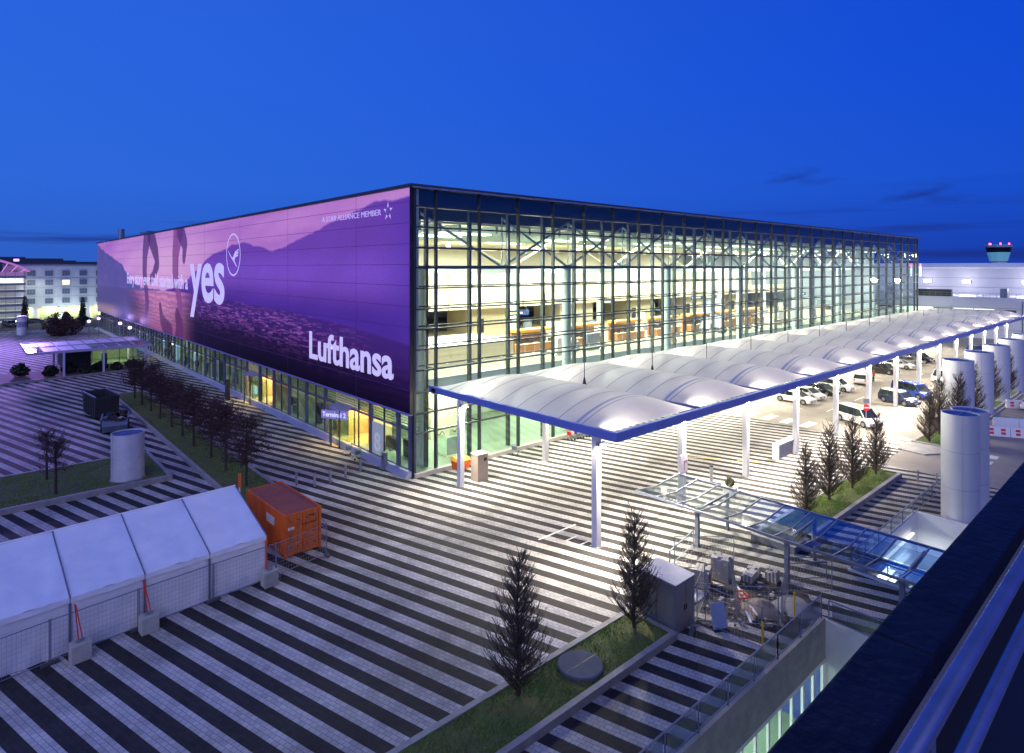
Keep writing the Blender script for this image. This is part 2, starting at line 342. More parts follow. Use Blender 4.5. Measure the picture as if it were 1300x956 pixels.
struct(MB().prism([(38.9, -24.7), (40.2, -24.2), (52, -24.35), (130, -24.35), (130, -27.6), (40.2, -27.6), (38.7, -26.6)], -0.05, 0.12).build('traffic_island', 'concrete'))

# sunken court, its wall and window front; stairwell
def strip_wall(b, x0, x1, y0, y1, z0, z1): return b.box(x0, x1, y0, y1, z0, z1)
court = thing('sunken_court', (3.9, -31.2, -5.5), 'sunken court with lit window front below the railing at bottom right', 'courtyard')
def C(b, n, m): o = b.build(n, m, court); o.location = (-3.9, 31.2, 5.5); return o
C(MB().box(-60, 3.9, -42.22, -31.2, -5.6, -5.5), 'floor', mat('court_floor', (0.45, 0.45, 0.44), 0.6, var=0.2, vs=1))
C(MB().box(-60, 3.9, -31.2, -30.95, -1.75, 0.22), 'parapet_wall', 'concrete')
C(MB().box(3.902, 4.15, -42.22, -30.95, -5.5, 0.10), 'side_wall', mat('court_side', (0.62, 0.62, 0.60), 0.7, var=0.2, vs=0.8))
C(MB().box(-60, 3.9, -27.9, -27.7, -5.5, -0.8), 'back_panel', mat('court_back', (0.7, 0.72, 0.70), 0.6, var=0.15, vs=0.7))
for i in range(15):
    x = 3.75 - i * 1.15
    C(MB().box(x - 0.06, x + 0.06, -31.18, -31.06, -5.5, -1.76), 'window_post', 'white')
    C(MB().box(x - 1.07, x - 0.08, -31.12, -31.11, -5.4, -1.9), 'pane', 'glassl')
C(MB().box(-20, 3.8, -31.19, -31.05, -3.7, -3.6), 'window_rail', 'white')
C(MB().box(-60, 3.9, -31.0, -27.9, -5.58, -5.52), 'room_floor', 'gfloor'); C(MB().box(-60, 3.9, -30.94, -27.9, -1.3, -1.2), 'room_ceiling', 'white')
C(MB().box(-60, 3.9, -31.19, -31.02, -1.95, -1.76), 'window_head', 'white')
def area(name, loc, sx, sy, power, color, rot=(0, 0, 0), parent=None, spread=180):
    l = bpy.data.lights.new(name, 'AREA'); l.shape = 'RECTANGLE'; l.size = sx; l.size_y = sy; l.energy = power; l.color = color; l.spread = R(spread)
    o = bpy.data.objects.new(name, l); COL.objects.link(o); o.location = loc; o.rotation_euler = rot
    if parent: o.parent = parent
    return o
C(MB().box(-14, 3.0, -29.6, -29.3, -1.4, -1.31), 'luminaire', 'glowsoft')
o = area('court_light', (-6 - 3.9, -29.45 + 31.2, -1.45 + 5.5), 18, 0.6, 900, (0.90, 1, 0.95), parent=court)
well = thing('stairwell', (16, -36, -5.5), 'lit white stairwell under and beside the blue glass canopy', 'stairwell')
def S(b, n, m, **k): o = b.build(n, m, well, **k); o.location = (-16, 36, 5.5); return o
S(MB().box(10.4, 22.6, -42.22, -30.2, -5.6, -5.5), 'floor', 'gfloor')
S(MB().box(10.2, 10.4, -42.22, -30.0, -5.5, 0.12), 'side_wall', 'white')
S(MB().box(22.6, 22.8, -42.22, -30.0, -5.5, 0.12), 'side_wall', 'white')
S(MB().box(10.4, 22.6, -30.2, -30.0, -5.5, 0.12), 'end_wall', 'white')
for i in range(24):                           # flight going down towards the court
    S(MB().box(10.7, 13.6, -30.6 - 0.30 * (i + 1), -30.6 - 0.30 * i, -5.5, -0.17 * (i + 1)), 'step', 'concrete')
S(MB().box(13.65, 13.75, -38, -30.25, -5.5, 0.9), 'balustrade_panel', 'glasspale')
for i in range(9): S(MB().box(14.2 + .9 * i, 14.26 + .9 * i, -33.4, -33.34, -5.5, 0.2), 'glazing_bar', 'galv')
S(MB().box(13.9, 22.5, -33.4, -33.3, -1.6, -1.4), 'landing_beam', 'galv')
S(MB().box(15, 21, -30.45, -30.3, -0.9, -0.8), 'luminaire', 'glowsoft')
area('stair_light', (12.2 - 16, -31.4 + 36, -0.3 + 5.5), 2.4, 0.5, 110, (0.95, 1, 0.98), parent=well)
area('stair_light', (18 - 16, -31.6 + 36, -1.0 + 5.5), 6, 0.6, 240, (0.95, 1, 0.98), parent=well)

# planting beds: kerb, soil, grass
def bed(x0, x1, y0, y1, label, h=0.42, kw=0.28, dens=260, skip=()):
    t = thing('planting_bed', (x0, y0, 0), label, 'planting bed')
    W, D = x1 - x0, y1 - y0
    for (a, b, c, d) in ((0, W, 0, kw), (0, W, D - kw, D), (0, kw, kw + .003, D - kw - .003), (W - kw, W, kw + .003, D - kw - .003)):
        MB().box(a, b, c, d, -0.02, h).build('kerb', 'kerb', t, bevel=0.015)
    nx, ny = max(2, int(W / 0.5)), max(2, int(D / 0.5)); b = MB()
    for j in range(ny + 1):
        for i in range(nx + 1):
            b.v.append((kw + (W - 2 * kw) * i / nx, kw + (D - 2 * kw) * j / ny, h - 0.10 + random.uniform(0, 0.10)))
    for j in range(ny):
        for i in range(nx): k = j * (nx + 1) + i; b.f.append((k, k + 1, k + nx + 2, k + nx + 1))
    b.build('soil', 'grass', t, smooth=True)
    n = int(min(W * D * dens, 26000)); b = MB()
    for _ in range(n):
        x = random.uniform(kw + .03, W - kw - .03); y = random.uniform(kw + .03, D - kw - .03)
        s = math.sin(x * 1.7 + y0) + math.sin(y * 2.3 + x0) + math.sin((x + y) * 0.9)
        if random.random() > 0.62 + 0.2 * s: continue
        a = random.uniform(0, 6.28); hh = random.uniform(0.05, 0.14); dx, dy = math.cos(a) * 0.022, math.sin(a) * 0.022
        z = h - 0.06; lx, ly = random.uniform(-.05, .05), random.uniform(-.05, .05)
        b.add([(x - dx, y - dy, z), (x + dx, y + dy, z), (x + lx, y + ly, z + hh)], [(0, 1, 2)])
    o = b.build('grass', 'blade', t); o['kind'] = 'stuff'
    return t
bed(-40, -15.1, 12.6, 21.6, 'raised grass bed around the white cylinder at left', dens=120)
bed(-13.1, -9.4, -3.0, 54.0, 'long narrow bed under the row of dark bare trees', dens=110, h=0.35)
bed(-30, -2.75, -27.15, -24.3, 'grass bed with two columnar trees at bottom centre', dens=330, h=0.35)
bed(9.9, 30.3, -27.1, -24.3, 'grass bed with four columnar trees beside the glass stair canopy', dens=330, h=0.4)
bed(42.4, 110, -27.2, -24.5, 'bed under the columnar trees between the steel cylinders', dens=130, h=0.25)
# disc-shaped lid in the near bed
d = thing('shaft_cover', (-8.0, -25.75, 0.30), 'flat round grey disc lying in the bottom centre bed', 'shaft cover')
MB().lathe([(0, 0.16), (0.93, 0.16), (0.99, 0.12), (0.99, 0.0)], 48).build('lid', mat('lid_steel', (0.12, 0.135, 0.17), 0.8, metal=0.0, var=0.3, vs=2, spec=0.05), d)
MB().box(-0.96, 0.96, -0.012, 0.012, 0.16, 0.166).build('joint_line', 'black', d)
# ================================================================== TERMINAL BUILDING
LU, LV, HT = 138.2, 164.4, 24.45
MOD = 4.77
term = thing('terminal_building', (0, 0, 0), 'large glass-fronted airport terminal filling the centre of the scene', 'terminal')
UM = [2.28 + MOD * k for k in range(29)]
ZT = [3.55, 5.18, 6.95, 8.8, 10.55, 12.25, 13.95, 15.7, 17.45, 19.1, 20.85, 22.6]
T = lambda b, n, m, **k: b.build(n, m, term, **k)
# roof: thin plate with rounded corner edge, dark soffit frame behind the top glazing
rf = T(MB().box(-0.55, LU + 0.3, -0.45, LV + 0.3, 24.12, 24.42), 'roof', mat('roof_edge', (0.07, 0.085, 0.11), 0.5, metal=0.3, var=0.2, vs=0.3), bevel=0.1)
MB().box(-0.35, LU, -0.52, -0.46, 24.05, 24.2).build('gutter', 'galv', rf)
for x in range(12, 130, 24): MB().box(x, x + 5, 20, 26, 24.42, 25.6).build('plant_room', 'bluesteel', rf)
MB().box(6, 9, 132, 142, 24.42, 26.6).build('plant_room', 'galv', rf)
MB().tube((1.5, 139, 24.4), (1.5, 139, 27.2), 0.7, n=16).build('exhaust_pipe', 'galv', rf)
T(MB().box(0.7, LU - 1, 5.6, 61, 22.9, 23.1), 'roof_soffit', 'steel')
fx = MB().box(0.4, LU - 0.4, 0.9, 1.4, 22.72, 24.1); fx.box(0.4, LU - .4, 4.6, 5.5, 21.9, 24.1); T(fx, 'roof_edge_girder', 'steel')
# outer mullions, inner wind posts, transoms
mo = MB().box(-0.09, 0.09, -0.16, 0.16, 0.0, 24.1).build('mullion', 'steel', term); mo.location = (0.12, 0.0, 0)
for u in UM + [LU - 0.1]: child(mo, term, (u, 0.0, 0), 'mullion')
po = MB().box(-0.12, 0.12, -0.2, 0.2, 0.0, 22.7).build('wind_post', 'steel', term); po.location = (UM[0], 1.5, 0)
for u in UM[1:]: child(po, term, (u, 1.5, 0), 'wind_post')
tr = MB().box(0.235, LU - 0.2, -0.10, 0.10, -0.065, 0.065).build('transom', 'steel', term); tr.location = (0, -0.03, ZT[0])
for z in ZT[1:]: child(tr, term, (0, -0.03, z), 'transom')
ti = MB().box(0.6, LU - 0.6, -0.06, 0.06, -0.06, 0.06).build('inner_rail', 'steel', term); ti.location = (0, 1.28, ZT[3] + .15)
for z in ZT[4:12:1]: child(ti, term, (0, 1.28, z + 0.12), 'inner_rail')
b = MB()
for u in UM:
    for z in ZT: b.box(u - 0.04, u + 0.04, 0.165, 1.29, z - 0.05, z + 0.05)
o = T(b, 'facade_brackets', 'steel'); o['kind'] = 'stuff'
# panes
rows = list(zip([0.36] + [z + 0.09 for z in ZT], [z - 0.09 for z in ZT] + [24.08]))
cols = [(0.235, UM[0] - 0.095)] + [(UM[k] + 0.095, UM[k + 1] - 0.095) for k in range(28)] + [(UM[28] + 0.12, LU - 0.22)]
pm = {}; rest = MB(); n = 0
for ci, (a, c) in enumerate(cols):
    for ri, (z0, z1) in enumerate(rows):
        if n >= 299: rest.box(a, c, 0.02, 0.035, z0, z1); continue
        key = (round(c - a, 3), ri)
        if key not in pm:
            pm[key] = MB().box(0, c - a, 0.02, 0.035, 0, z1 - z0).build('pane', 'glassf', term); pm[key].location = (a, 0, z0)
        else: child(pm[key], term, (a, 0, z0), 'pane')
        n += 1
o = T(rest, 'far_panes', 'glassf'); o['kind'] = 'stuff'
T(MB().box(-0.02, LU, -0.42, -0.165, 0, 0.34), 'plinth', mat('plinth_stone', (0.50, 0.48, 0.44), 0.6, var=0.25, vs=1.2))
# end wall at the far right, rear walls
T(MB().box(LU - 0.2, LU, 0.2, 9, 0.0, 24.1), 'end_glazing', 'glassf')
T(MB().box(LU - 0.6, LU - 0.25, 9, LV, 0, 24.1), 'end_wall', mat('end_wall', (0.25, 0.3, 0.36), 0.5, var=0.1))
T(MB().box(0.45, 0.75, 0.3, LV, 5.35, 24.1), 'side_wall', 'cream')
T(MB().box(0.5, LU - 1, LV - 0.4, LV, 0, 24.1), 'rear_wall', 'cream')
# lower level behind both fronts
T(MB().box(0.05, LU - 0.7, 0.1, LV - 0.5, -0.02, 0.05), 'ground_floor', 'gfloor')
T(MB().box(12, LU - 0.8, 13.6, 14, 0.05, 6.2), 'lower_back_wall', mat('pale_green_wall', (0.66, 0.72, 0.58), 0.6, var=0.12, vs=0.3))
T(MB().box(11.6, 12, 13.6, LV - 1, 0.05, 6.2), 'lower_back_wall', MATS['pale_green_wall'])
for k in range(9):                              # lift shafts, kiosks and piers breaking up the lower wall
    x = 6 + 14.3 * k; T(MB().box(x, x + 3.2, 9.5, 13.5, 0.05, 5.9), 'lower_core', 'cream' if k % 2 else MATS['pale_green_wall'])
for k in range(14):
    y = 8 + 11 * k; T(MB().box(7.2, 11.5, y, y + 3, 0.05, 4.4), 'lower_core', ('plank', 'cream', MATS['pale_green_wall'])[k % 3])
# departures deck
T(MB().box(0.8, LU - 0.8, 4.2, 62, 6.25, 6.95), 'deck_slab', 'floor')
T(MB().box(0.8, LU - 0.8, 4.05, 4.19, 6.2, 7.05), 'deck_edge', 'white')
T(MB().box(0.76, 5.0, 14.2, LV - 0.6, 6.2, 6.9), 'side_slab', 'floor')
bal = T(MB().box(0.9, LU - 1, 4.22, 4.25, 7.0, 8.05), 'balustrade', 'glasspale')
MB().box(0.9, LU - 1, 4.2, 4.27, 8.05, 8.11).build('handrail', 'galv', bal)
T(MB().box(0.8, LU - 1, 61.6, 62, 6.96, 22), 'hall_back_wall', 'cream')
# plank-clad block by the corner
for i in range(7):
    T(MB().box(0.9, 19.2, 8.9 + 0.02 * (i % 2), 9.0, 6.96 + i * 0.315, 6.96 + i * 0.315 + 0.295), 'plank', 'plank')
T(MB().box(0.9, 19.2, 9.0, 17, 6.96, 9.2), 'plank_block', 'white')
# mezzanine, upper wall with clerestory, long beam
T(MB().box(4, LU - 2, 30, 61.5, 11.2, 12.0), 'mezzanine_slab', 'cream')
T(MB().box(4, LU - 2, 29.8, 29.98, 11.1, 13.0), 'mezzanine_parapet', 'plank')
T(MB().box(0.8, LU - 1, 40, 40.3, 12.0, 17.4), 'upper_wall', 'cream')
for k in range(34):
    x = 6 + 3.8 * k; T(MB().box(x, x + 2.7, 39.9, 39.99, 14.3, 16.4), 'clerestory_panel', mat('clerestory', (0.62, 0.74, 0.78), 0.2))
T(MB().box(0.8, LU - 1, 12.0, 12.5, 16.75, 17.4), 'tie_beam', mat('grey_beam', (0.42, 0.46, 0.48), 0.5))
T(MB().box(0.8, LU - 1, 2.25, 2.55, 17.3, 17.6), 'truss_chord', 'teal')
for k in range(6):                                # rooms on the deck behind the counters
    x = 12 + 20 * k; T(MB().box(x, x + 9, 33, 39.8, 6.96, 11.1), 'deck_room', 'plank' if k % 2 else 'cream')
    T(MB().box(x + 1, x + 2.3, 32.9, 32.99, 6.96, 9.2), 'deck_door', 'black')
# ceiling with beams running back from the glass
T(MB().box(0.8, LU - 1, 5.55, 61.5, 21.75, 21.9), 'ceiling', 'ceil')
bm_ = MB().box(-0.14, 0.14, 5.56, 24, 21.0, 21.74).build('ceiling_beam', 'teal', term); bm_.location = (1.9, 0, 0)
for k in range(1, 57): child(bm_, term, (1.9 + 2.385 * k, 0, 0), 'ceiling_beam')
b2_ = MB().box(-0.2, 0.2, 24.01, 61.4, 21.1, 21.74).build('ceiling_beam', 'ceil', term); b2_.location = (4.3, 0, 0)
for k in range(1, 28): child(b2_, term, (4.3 + 4.77 * k, 0, 0), 'ceiling_beam')
# hall columns and the V-struts of the front truss
cb = MB(); cb.tube((0, 0, 0.05), (0, 0, 17.3), 0.50, n=20, cap=False); co = cb.build('column', mat('column_grey', (0.52, 0.60, 0.60), 0.5), term, smooth=True); co.location = (2.5, 2.6, 0)
for k in range(1, 8): child(co, term, (2.28 + 19.08 * k, 2.6, 0), 'column')
for k in range(8): child(co, term, (11.8 + 19.08 * k if k < 7 else 126, 22.0, 0), 'column')
for k in range(14):
    un = 11.82 + 9.54 * k
    for sgn in (-1, 1):
        e = un + sgn * 9.54
        if 2 < e < LU: T(MB().tube((un, 2.4, 17.5), (e, 2.4, 22.3), 0.13, n=8), 'truss_strut', 'teal')
        if 2 < e < LU and k % 2: T(MB().tube((un, 12.2, 17.4), (e, 12.2, 21.7), 0.12, n=6), 'truss_strut', 'ceil')
    T(MB().tube((un, 2.4, 17.5), (un, 2.4, 22.3), 0.07, n=6), 'truss_hanger', 'teal')
# escalators near the corner and mid-hall
for (x, y) in ((3.0, 20), (62, 10), (66, 10)):
    b = MB(); b.bar((x, y, 7.2), (x + 8, y + 4, 11.6), 1.6, 0.6); o = T(b, 'escalator', 'bluesteel')
    MB().bar((x, y - .75, 8.0), (x + 8, y + 3.25, 12.4), 0.06, 0.8).build('escalator_glass', 'glasspale', o)
rh = random.Random(21)
for k in range(46):                               # seats, kiosks, partitions on the deck
    x = 20 + rh.uniform(0, 112); y = rh.uniform(5.4, 30); q = rh.random(); hh_ = rh.choice((.5, .9, 1.2, 2.1))
    if 9.5 < y < 14.5: y = 7.2
    T(MB().box(x, x + rh.uniform(.6, 3.0), y, y + .5, 6.96, 6.96 + hh_), 'deck_fitting', 'bluesteel' if q < .3 else 'brown' if q < .55 else 'white' if q < .8 else 'black')
for k in range(7):                               # hanging direction signs
    x = 26 + 15 * k; y = (18, 24, 27)[k % 3]; z = 10.9 + (k % 2) * .6
    sg_ = T(MB().box(x, x + 4.2, y, y + .15, z, z + .7), 'hanging_sign', mat('sign_navy', (.02, .04, .14), .4)); MB().box(x + .3, x + 3.0, y - .01, y - .002, z + .25, z + .45).build('sign_print', mat('sign_print', (.9, .85, .3), .4, emit=(1, .9, .4), es=.8), sg_)
    for e in (.4, 3.8): MB().box(x + e - .02, x + e + .02, y + .05, y + .09, z + .7, 21).build('sign_rod', 'galv', sg_)
for k in range(26): T(MB().box(5 + 5.0 * k, 5.08 + 5.0 * k, 29.7, 29.79, 11.1, 13.05), 'parapet_joint', 'bluesteel')
for k in range(30): T(MB().tube((4 + 4.4 * k, 16 + 9 * (k % 3), 20.2), (4 + 4.4 * k, 16 + 9 * (k % 3), 20.6), .35, n=10), 'pendant_lamp', 'glowsoft')
# hall lights: rows of luminaires under the ceiling
for r, yy in enumerate((5.9, 11.0, 22.0, 36.0, 50.0)):
    for k in range(7):
        x = 10 + 19.08 * k
        if yy > 30 and k % 2: continue
        T(MB().box(x - 3, x + 3, yy - 0.5, yy + 0.5, 20.75, 20.95), 'luminaire', 'glowsoft')
        area('hall_light', (x, yy, 20.7), 6, 1.0, 4400 if yy < 6 else 7600 if yy < 30 else 7400, (1, 0.94, 0.77), parent=term)
for k in range(10):
    x = 7 + 14 * k
    T(MB().box(x - 2.5, x + 2.5, 6.2, 6.5, 5.85, 5.95), 'luminaire', 'glowsoft')
    area('lower_light', (x, 6.4, 5.8), 8, 1.0, 1700, (0.96, 1, 0.80), parent=term)
for k in range(9):
    y = 22 + 17 * k
    T(MB().box(4.2, 4.6, y - 3, y + 3, 5.85, 5.95), 'luminaire', 'glowsoft')
    area('lower_light', (4.4, y, 5.8), 0.8, 8, 300, (1, 0.97, 0.74), parent=term)
for k in range(8):                                # upward lights added to brighten the ceiling; the rear row has no fixture
    x = 9 + 17.5 * k
    T(MB().box(x - 1.5, x + 1.5, 12.1, 12.4, 17.41, 17.5), 'added_uplight', 'bluesteel')
    area('ceiling_fill', (x, 12.25, 17.55), 5, 0.5, 1500, (1, 0.93, 0.70), (math.pi, 0, 0), parent=term)
    area('ceiling_fill', (x, 34, 17.55), 5, 0.5, 1500, (1, 0.93, 0.68), (math.pi, 0, 0), parent=term)
rs_ = random.Random(9)
for k in range(46):                               # shop fittings; black and glowing panels added to vary the brightness behind the glazing
    y = 4 + 3.45 * k + rs_.uniform(-.6, .6); d_ = rs_.uniform(1.2, 4.5); hh_ = rs_.choice((1.1, 1.6, 2.3, 3.2)); q = rs_.random()
    if any(abs(y - e) < 3.2 for e in (12.9, 38.0)): continue
    mm_ = 'black' if q < .38 else 'brown' if q < .5 else mat('glow_panel_blue', (.5, .7, .9), .4, emit=(.45, .68, 1), es=.9) if q < .6 else mat('glow_panel_warm', (.9, .9, .8), .4, emit=(1, .97, .8), es=1.3) if q < .72 else 'bluesteel'
    T(MB().box(d_, d_ + .4, y, y + rs_.uniform(.6, 2.0), .06, hh_), 'shop_fitting', mm_)
b = MB()
for k in range(60): b.box(2.0 + 2.28 * k, 2.24 + 2.28 * k, 4.4, 4.6, 8.25, 8.33)
T(b, 'downlights', 'glowsoft')['kind'] = 'stuff'

# ---- low glazed strip under the advertising wall
VMs = [2.3 + MOD * k for k in range(34)]
M['pier_lav'] = mat('pier_lavender', (0.13, 0.13, 0.21), 0.45, metal=0.2)
pl = MB().box(-0.12, 0.12, -0.2, 0.2, 0.0, 5.28).build('pier', 'pier_lav', term); pl.location = (0, VMs[0], 0)
for v in VMs[1:]:
    if not any(abs(v - d_) < 1.9 for d_ in (12.9, 38.0)): child(pl, term, (0, v, 0), 'pier')
child(pl, term, (0.02, 0.42, 0), 'pier')
sm = MB().box(-0.05, 0.05, -0.07, 0.07, 0.4, 5.25).build('shopfront_mullion', 'steel', term); sm.location = (0, VMs[0] + MOD / 2, 0)
for v in VMs[1:-1]:
    if not any(abs(v + MOD / 2 - d_) < 1.9 for d_ in (12.9, 38.0)): child(sm, term, (0, v + MOD / 2, 0), 'shopfront_mullion')
for z in (0.45, 3.62 + .2):
    for a, c in ((0.2, 10.9), (14.9, 36.0), (40.0, LV)): T(MB().box(-0.06, 0.06, a, c, z - 0.08, z + 0.08), 'shopfront_rail', 'pier_lav')
spans = []
for k in range(33): spans += [(VMs[k] + 0.22, VMs[k] + MOD / 2 - 0.08), (VMs[k] + MOD / 2 + 0.08, VMs[k + 1] - 0.22)]
pa = MB().box(-0.008, 0.008, 0, 2.085, 0.54, 3.46).build('shopfront_pane', 'glassl', term); pa.location = (0.02, spans[0][0], 0)
pb = MB().box(-0.008, 0.008, 0, 2.085, 3.64, 5.24).build('clerestory_pane', 'glassl', term); pb.location = (0.02, spans[0][0], 0)
DOORS = (12.9, 38.0)
for a, c in spans[1:]:
    if any(abs((a + c) / 2 - d_) < 2.4 for d_ in DOORS): continue
    child(pa, term, (0.02, a, 0), 'shopfront_pane'); child(pb, term, (0.02, a, 0), 'clerestory_pane')
T(MB().box(0.012, 0.028, 0.64, 2.08, 0.54, 5.24), 'shopfront_pane', 'glassl')
lv = MB()
for i in range(6): lv.box(0.5, 0.8, 0.5, LV - 1, 3.75 + 0.24 * i, 3.82 + 0.24 * i)
T(lv, 'louvre_slats', mat('louvre', (0.55, 0.56, 0.30), 0.5))
b = MB(); b.add([(-0.75, 0.0, 0), (-0.14, 0.0, 0), (-0.14, 0.0, 0.5), (-0.45, 0.0, 0.5), (-0.75, LV, 0), (-0.14, LV, 0), (-0.14, LV, 0.5), (-0.45, LV, 0.5)],
                [(0, 1, 2, 3), (7, 6, 5, 4), (0, 3, 7, 4), (3, 2, 6, 7), (2, 1, 5, 6)])
T(b, 'shopfront_plinth', mat('plinth_steel', (0.40, 0.40, 0.48), 0.45, metal=0.2, var=0.2, vs=0.6))
T(MB().box(-0.02, 0.02, 4.9, 6.85, 0.6, 3.4), 'gate_number_panel', mat('frosted_glow', (0.62, 0.66, 0.58), 0.5, emit=(.75, .8, .62), es=.12))  # slight emission stands in for room light shining through the panel
o = text('8', 2.3, mat('frosted_glow_digit', (.75, .77, .72), .5, emit=(.8, .82, .75), es=.2), term, 0.01, 0.03, 'gate_number'); o.rotation_euler = (R(90), 0, R(-90)); o.location = (-0.04, 6.5, 0.9)  # digit also glows in place of light from inside
# revolving doors with warm light
def rev_door(v, label_text=None):
    d = bpy.data.objects.new('revolving_door', None); COL.objects.link(d); d.parent = term; d.location = (0.55, v, 0)
    warm = mat('warm_door', (0.80, 0.55, 0.28), 0.5); rd = 1.7; hd_ = 3.75
    for a0, a1 in ((95, 140), (145, 178), (182, 215), (220, 265)):
        b = MB(); n = 6
        for i in range(n):
            t0 = R(a0 + (a1 - a0) * i / n); t1 = R(a0 + (a1 - a0) * (i + 1) / n)
            b.quad((rd * math.cos(t0), rd * math.sin(t0), 0.05), (rd * math.cos(t1), rd * math.sin(t1), 0.05), (rd * math.cos(t1), rd * math.sin(t1), hd_ - .15), (rd * math.cos(t0), rd * math.sin(t0), hd_ - .15))
        b.build('curved_pane', 'glassl', d)
    for a in (93, 142, 180, 218, 267):
        x, y = (rd + .02) * math.cos(R(a)), (rd + .02) * math.sin(R(a)); MB().box(x - .05, x + .05, y - .05, y + .05, 0, hd_ - .12).build('door_post', 'steel', d)
    for a in (20, 110, 200, 290):
        x, y = 1.5 * math.cos(R(a)), 1.5 * math.sin(R(a)); MB().bar((0, 0, 1.35), (x, y, 1.35), 0.03, 2.5).build('door_leaf', 'glassl', d)
    MB().lathe([(0, hd_), (rd, hd_), (rd + .06, hd_ - .03), (rd + .06, hd_ - .18), (0, hd_ - .18)], 36).build('drum_roof', mat('drum_lavender', (0.32, 0.28, 0.5), 0.4), d)
    MB().lathe([(0, 0.06), (rd - .05, 0.06), (rd - .05, 0.0)], 24).build('mat', warm, d)
    for sg in (-1, 1): MB().box(1.2, 3.6, sg * 2.1 - .08, sg * 2.1 + .08, 0.06, 3.5).build('lobby_wall', warm, d)
    MB().box(3.6, 3.75, -2.2, 2.2, 0.06, 3.5).build('lobby_wall', warm, d); MB().box(.2, 3.6, -2.0, 2.0, 0.055, .08).build('lobby_floor', warm, d)
    MB().lathe([(0, hd_ - .19), (1.0, hd_ - .19), (1.0, hd_ - .22), (0, hd_ - .22)], 20).build('ceiling_lamp', mat('warm_lamp', (1, 1, 1), 0.4, emit=(1, 0.6, 0.2), es=5.0), d)
    area('door_light', (0, 0, hd_ - .26), 1.6, 1.6, 420, (1, 0.60, 0.24), parent=d)
    area('door_light', (2.4, 0, 3.3), 1.0, 2.0, 300, (1, 0.66, 0.30), parent=d)
    if label_text:
        g_ = bpy.data.objects.new('sign_panel', None); 
        sp = MB().box(-.03, .03, -1.5, 1.5, 2.72, 3.52).build('sign_panel', mat('sign_lavender', (0.30, 0.27, 0.55), 0.4, emit=(0.30, 0.27, 0.7), es=0.35), d); sp.rotation_euler.z = R(28); sp.location = (-1.62, -.50, 0)
        t = text(label_text, 0.62, mat('sign_white', (0.9, 0.9, 0.95), 0.4, emit=(0.8, 0.8, 1), es=0.8), sp, 0.005, 0.008, 'lettering', 'CENTER'); t.rotation_euler = (R(90), 0, R(-90)); t.location = (-.04, 0, 2.93)
rev_door(12.9, 'Terminal 2'); rev_door(38.0)

# ================================================================== ADVERTISING WALL (flat print on panels)
bill = thing('advertising_wall', (-0.3, 0, 5.3), 'huge purple printed advertisement covering the long left wall', 'billboard')
nv, nz_ = 900, 230
vv = np.linspace(0, LV, nv); vv = LV * (np.linspace(0, 1, nv) ** 1.25); zz = np.linspace(5.3, 24.1, nz_)
Vg, Zg = np.meshgrid(vv, zz, indexing='ij')
def srgb(*c): return np.array(lin(*c)[:3])
def vnoise(x, y, seed):
    r = np.random.default_rng(seed).random((64, 64)); xi = np.floor(x).astype(int); yi = np.floor(y).astype(int); fx = x - xi; fy = y - yi
    fx = fx * fx * (3 - 2 * fx); fy = fy * fy * (3 - 2 * fy); g = lambda a, b: r[a % 64, b % 64]
    return (g(xi, yi) * (1 - fx) + g(xi + 1, yi) * fx) * (1 - fy) + (g(xi, yi + 1) * (1 - fx) + g(xi + 1, yi + 1) * fx) * fy
def fbm(x, y, s): return sum(vnoise(x * 2 ** i, y * 2 ** i, s + i) / 2 ** (i + 1) for i in range(5))
def lerp(a, b, t): return a + (b - a) * np.clip(t, 0, 1)[..., None]
def inpoly(poly, X, Y):
    r = np.zeros(X.shape, bool); n = len(poly)
    for i in range(n):
        x0, y0 = poly[i]; x1, y1 = poly[(i + 1) % n]
        c = ((y0 > Y) != (y1 > Y)) & (X < (x1 - x0) * (Y - y0) / (y1 - y0 + 1e-12) + x0); r ^= c
    return r
sm_ = lambda t: np.clip(t, 0, 1) ** 2 * (3 - 2 * np.clip(t, 0, 1))
IM = np.zeros(Vg.shape + (3,)) + srgb(172, 108, 196)
IM = lerp(IM, srgb(204, 144, 212), fbm(Vg * 0.05 + Zg * 0.12, Zg * 0.35, 3) * 1.9 - 0.55)
glow_ = np.exp(-(((Vg - 86) / 34) ** 2 + ((Zg - 17) / 6.5) ** 2)); IM = lerp(IM, srgb(222, 170, 216), glow_ * 0.9)
rv = [0, 2.5, 6, 8.4, 13.6, 19, 25.1, 30.5, 34.8, 40.4, 44.5, 49, 53.8, 59, 64, 72, 80, 90]
rz_ = [23.5, 23.4, 23.4, 22.9, 22.4, 21.2, 20.3, 19.6, 20.0, 20.8, 20.7, 20.1, 19.7, 18.6, 16.8, 14.6, 13.6, 13.0]
ridge = np.interp(Vg, rv, rz_) + (fbm(Vg * 0.35, Vg * 0, 8) - 0.5) * 0.7
mR = sm_((ridge - Zg) / 0.25) * sm_((88 - Vg) / 6)
mc = lerp(np.zeros(IM.shape) + srgb(110, 66, 172), srgb(122, 78, 194), sm_(1 - np.abs(Zg - 17) / 3) * 0.9)
mc = lerp(mc, srgb(74, 42, 146), sm_((15.8 - Zg) / 3.2)); mc = lerp(mc, srgb(82, 52, 164), sm_((8 - Vg) / 10) * .7)
mc = mc * (0.86 + 0.28 * fbm(Vg * 0.12, Zg * 0.25 + Vg * .05, 21))[..., None]
IM = IM * (1 - mR[..., None]) + mc * mR[..., None]
lr = np.interp(Vg, [70, 81, 102.8, 113, 119, 128, 146, 162, 165], [12.6, 13.2, 13.2, 14.3, 15.7, 18.6, 20.8, 23.7, 24.2]) + (fbm(Vg * 0.3, Vg * 0, 5) - 0.5) * 0.8
mL = sm_((lr - Zg) / 0.3) * sm_((Vg - 70) / 5)
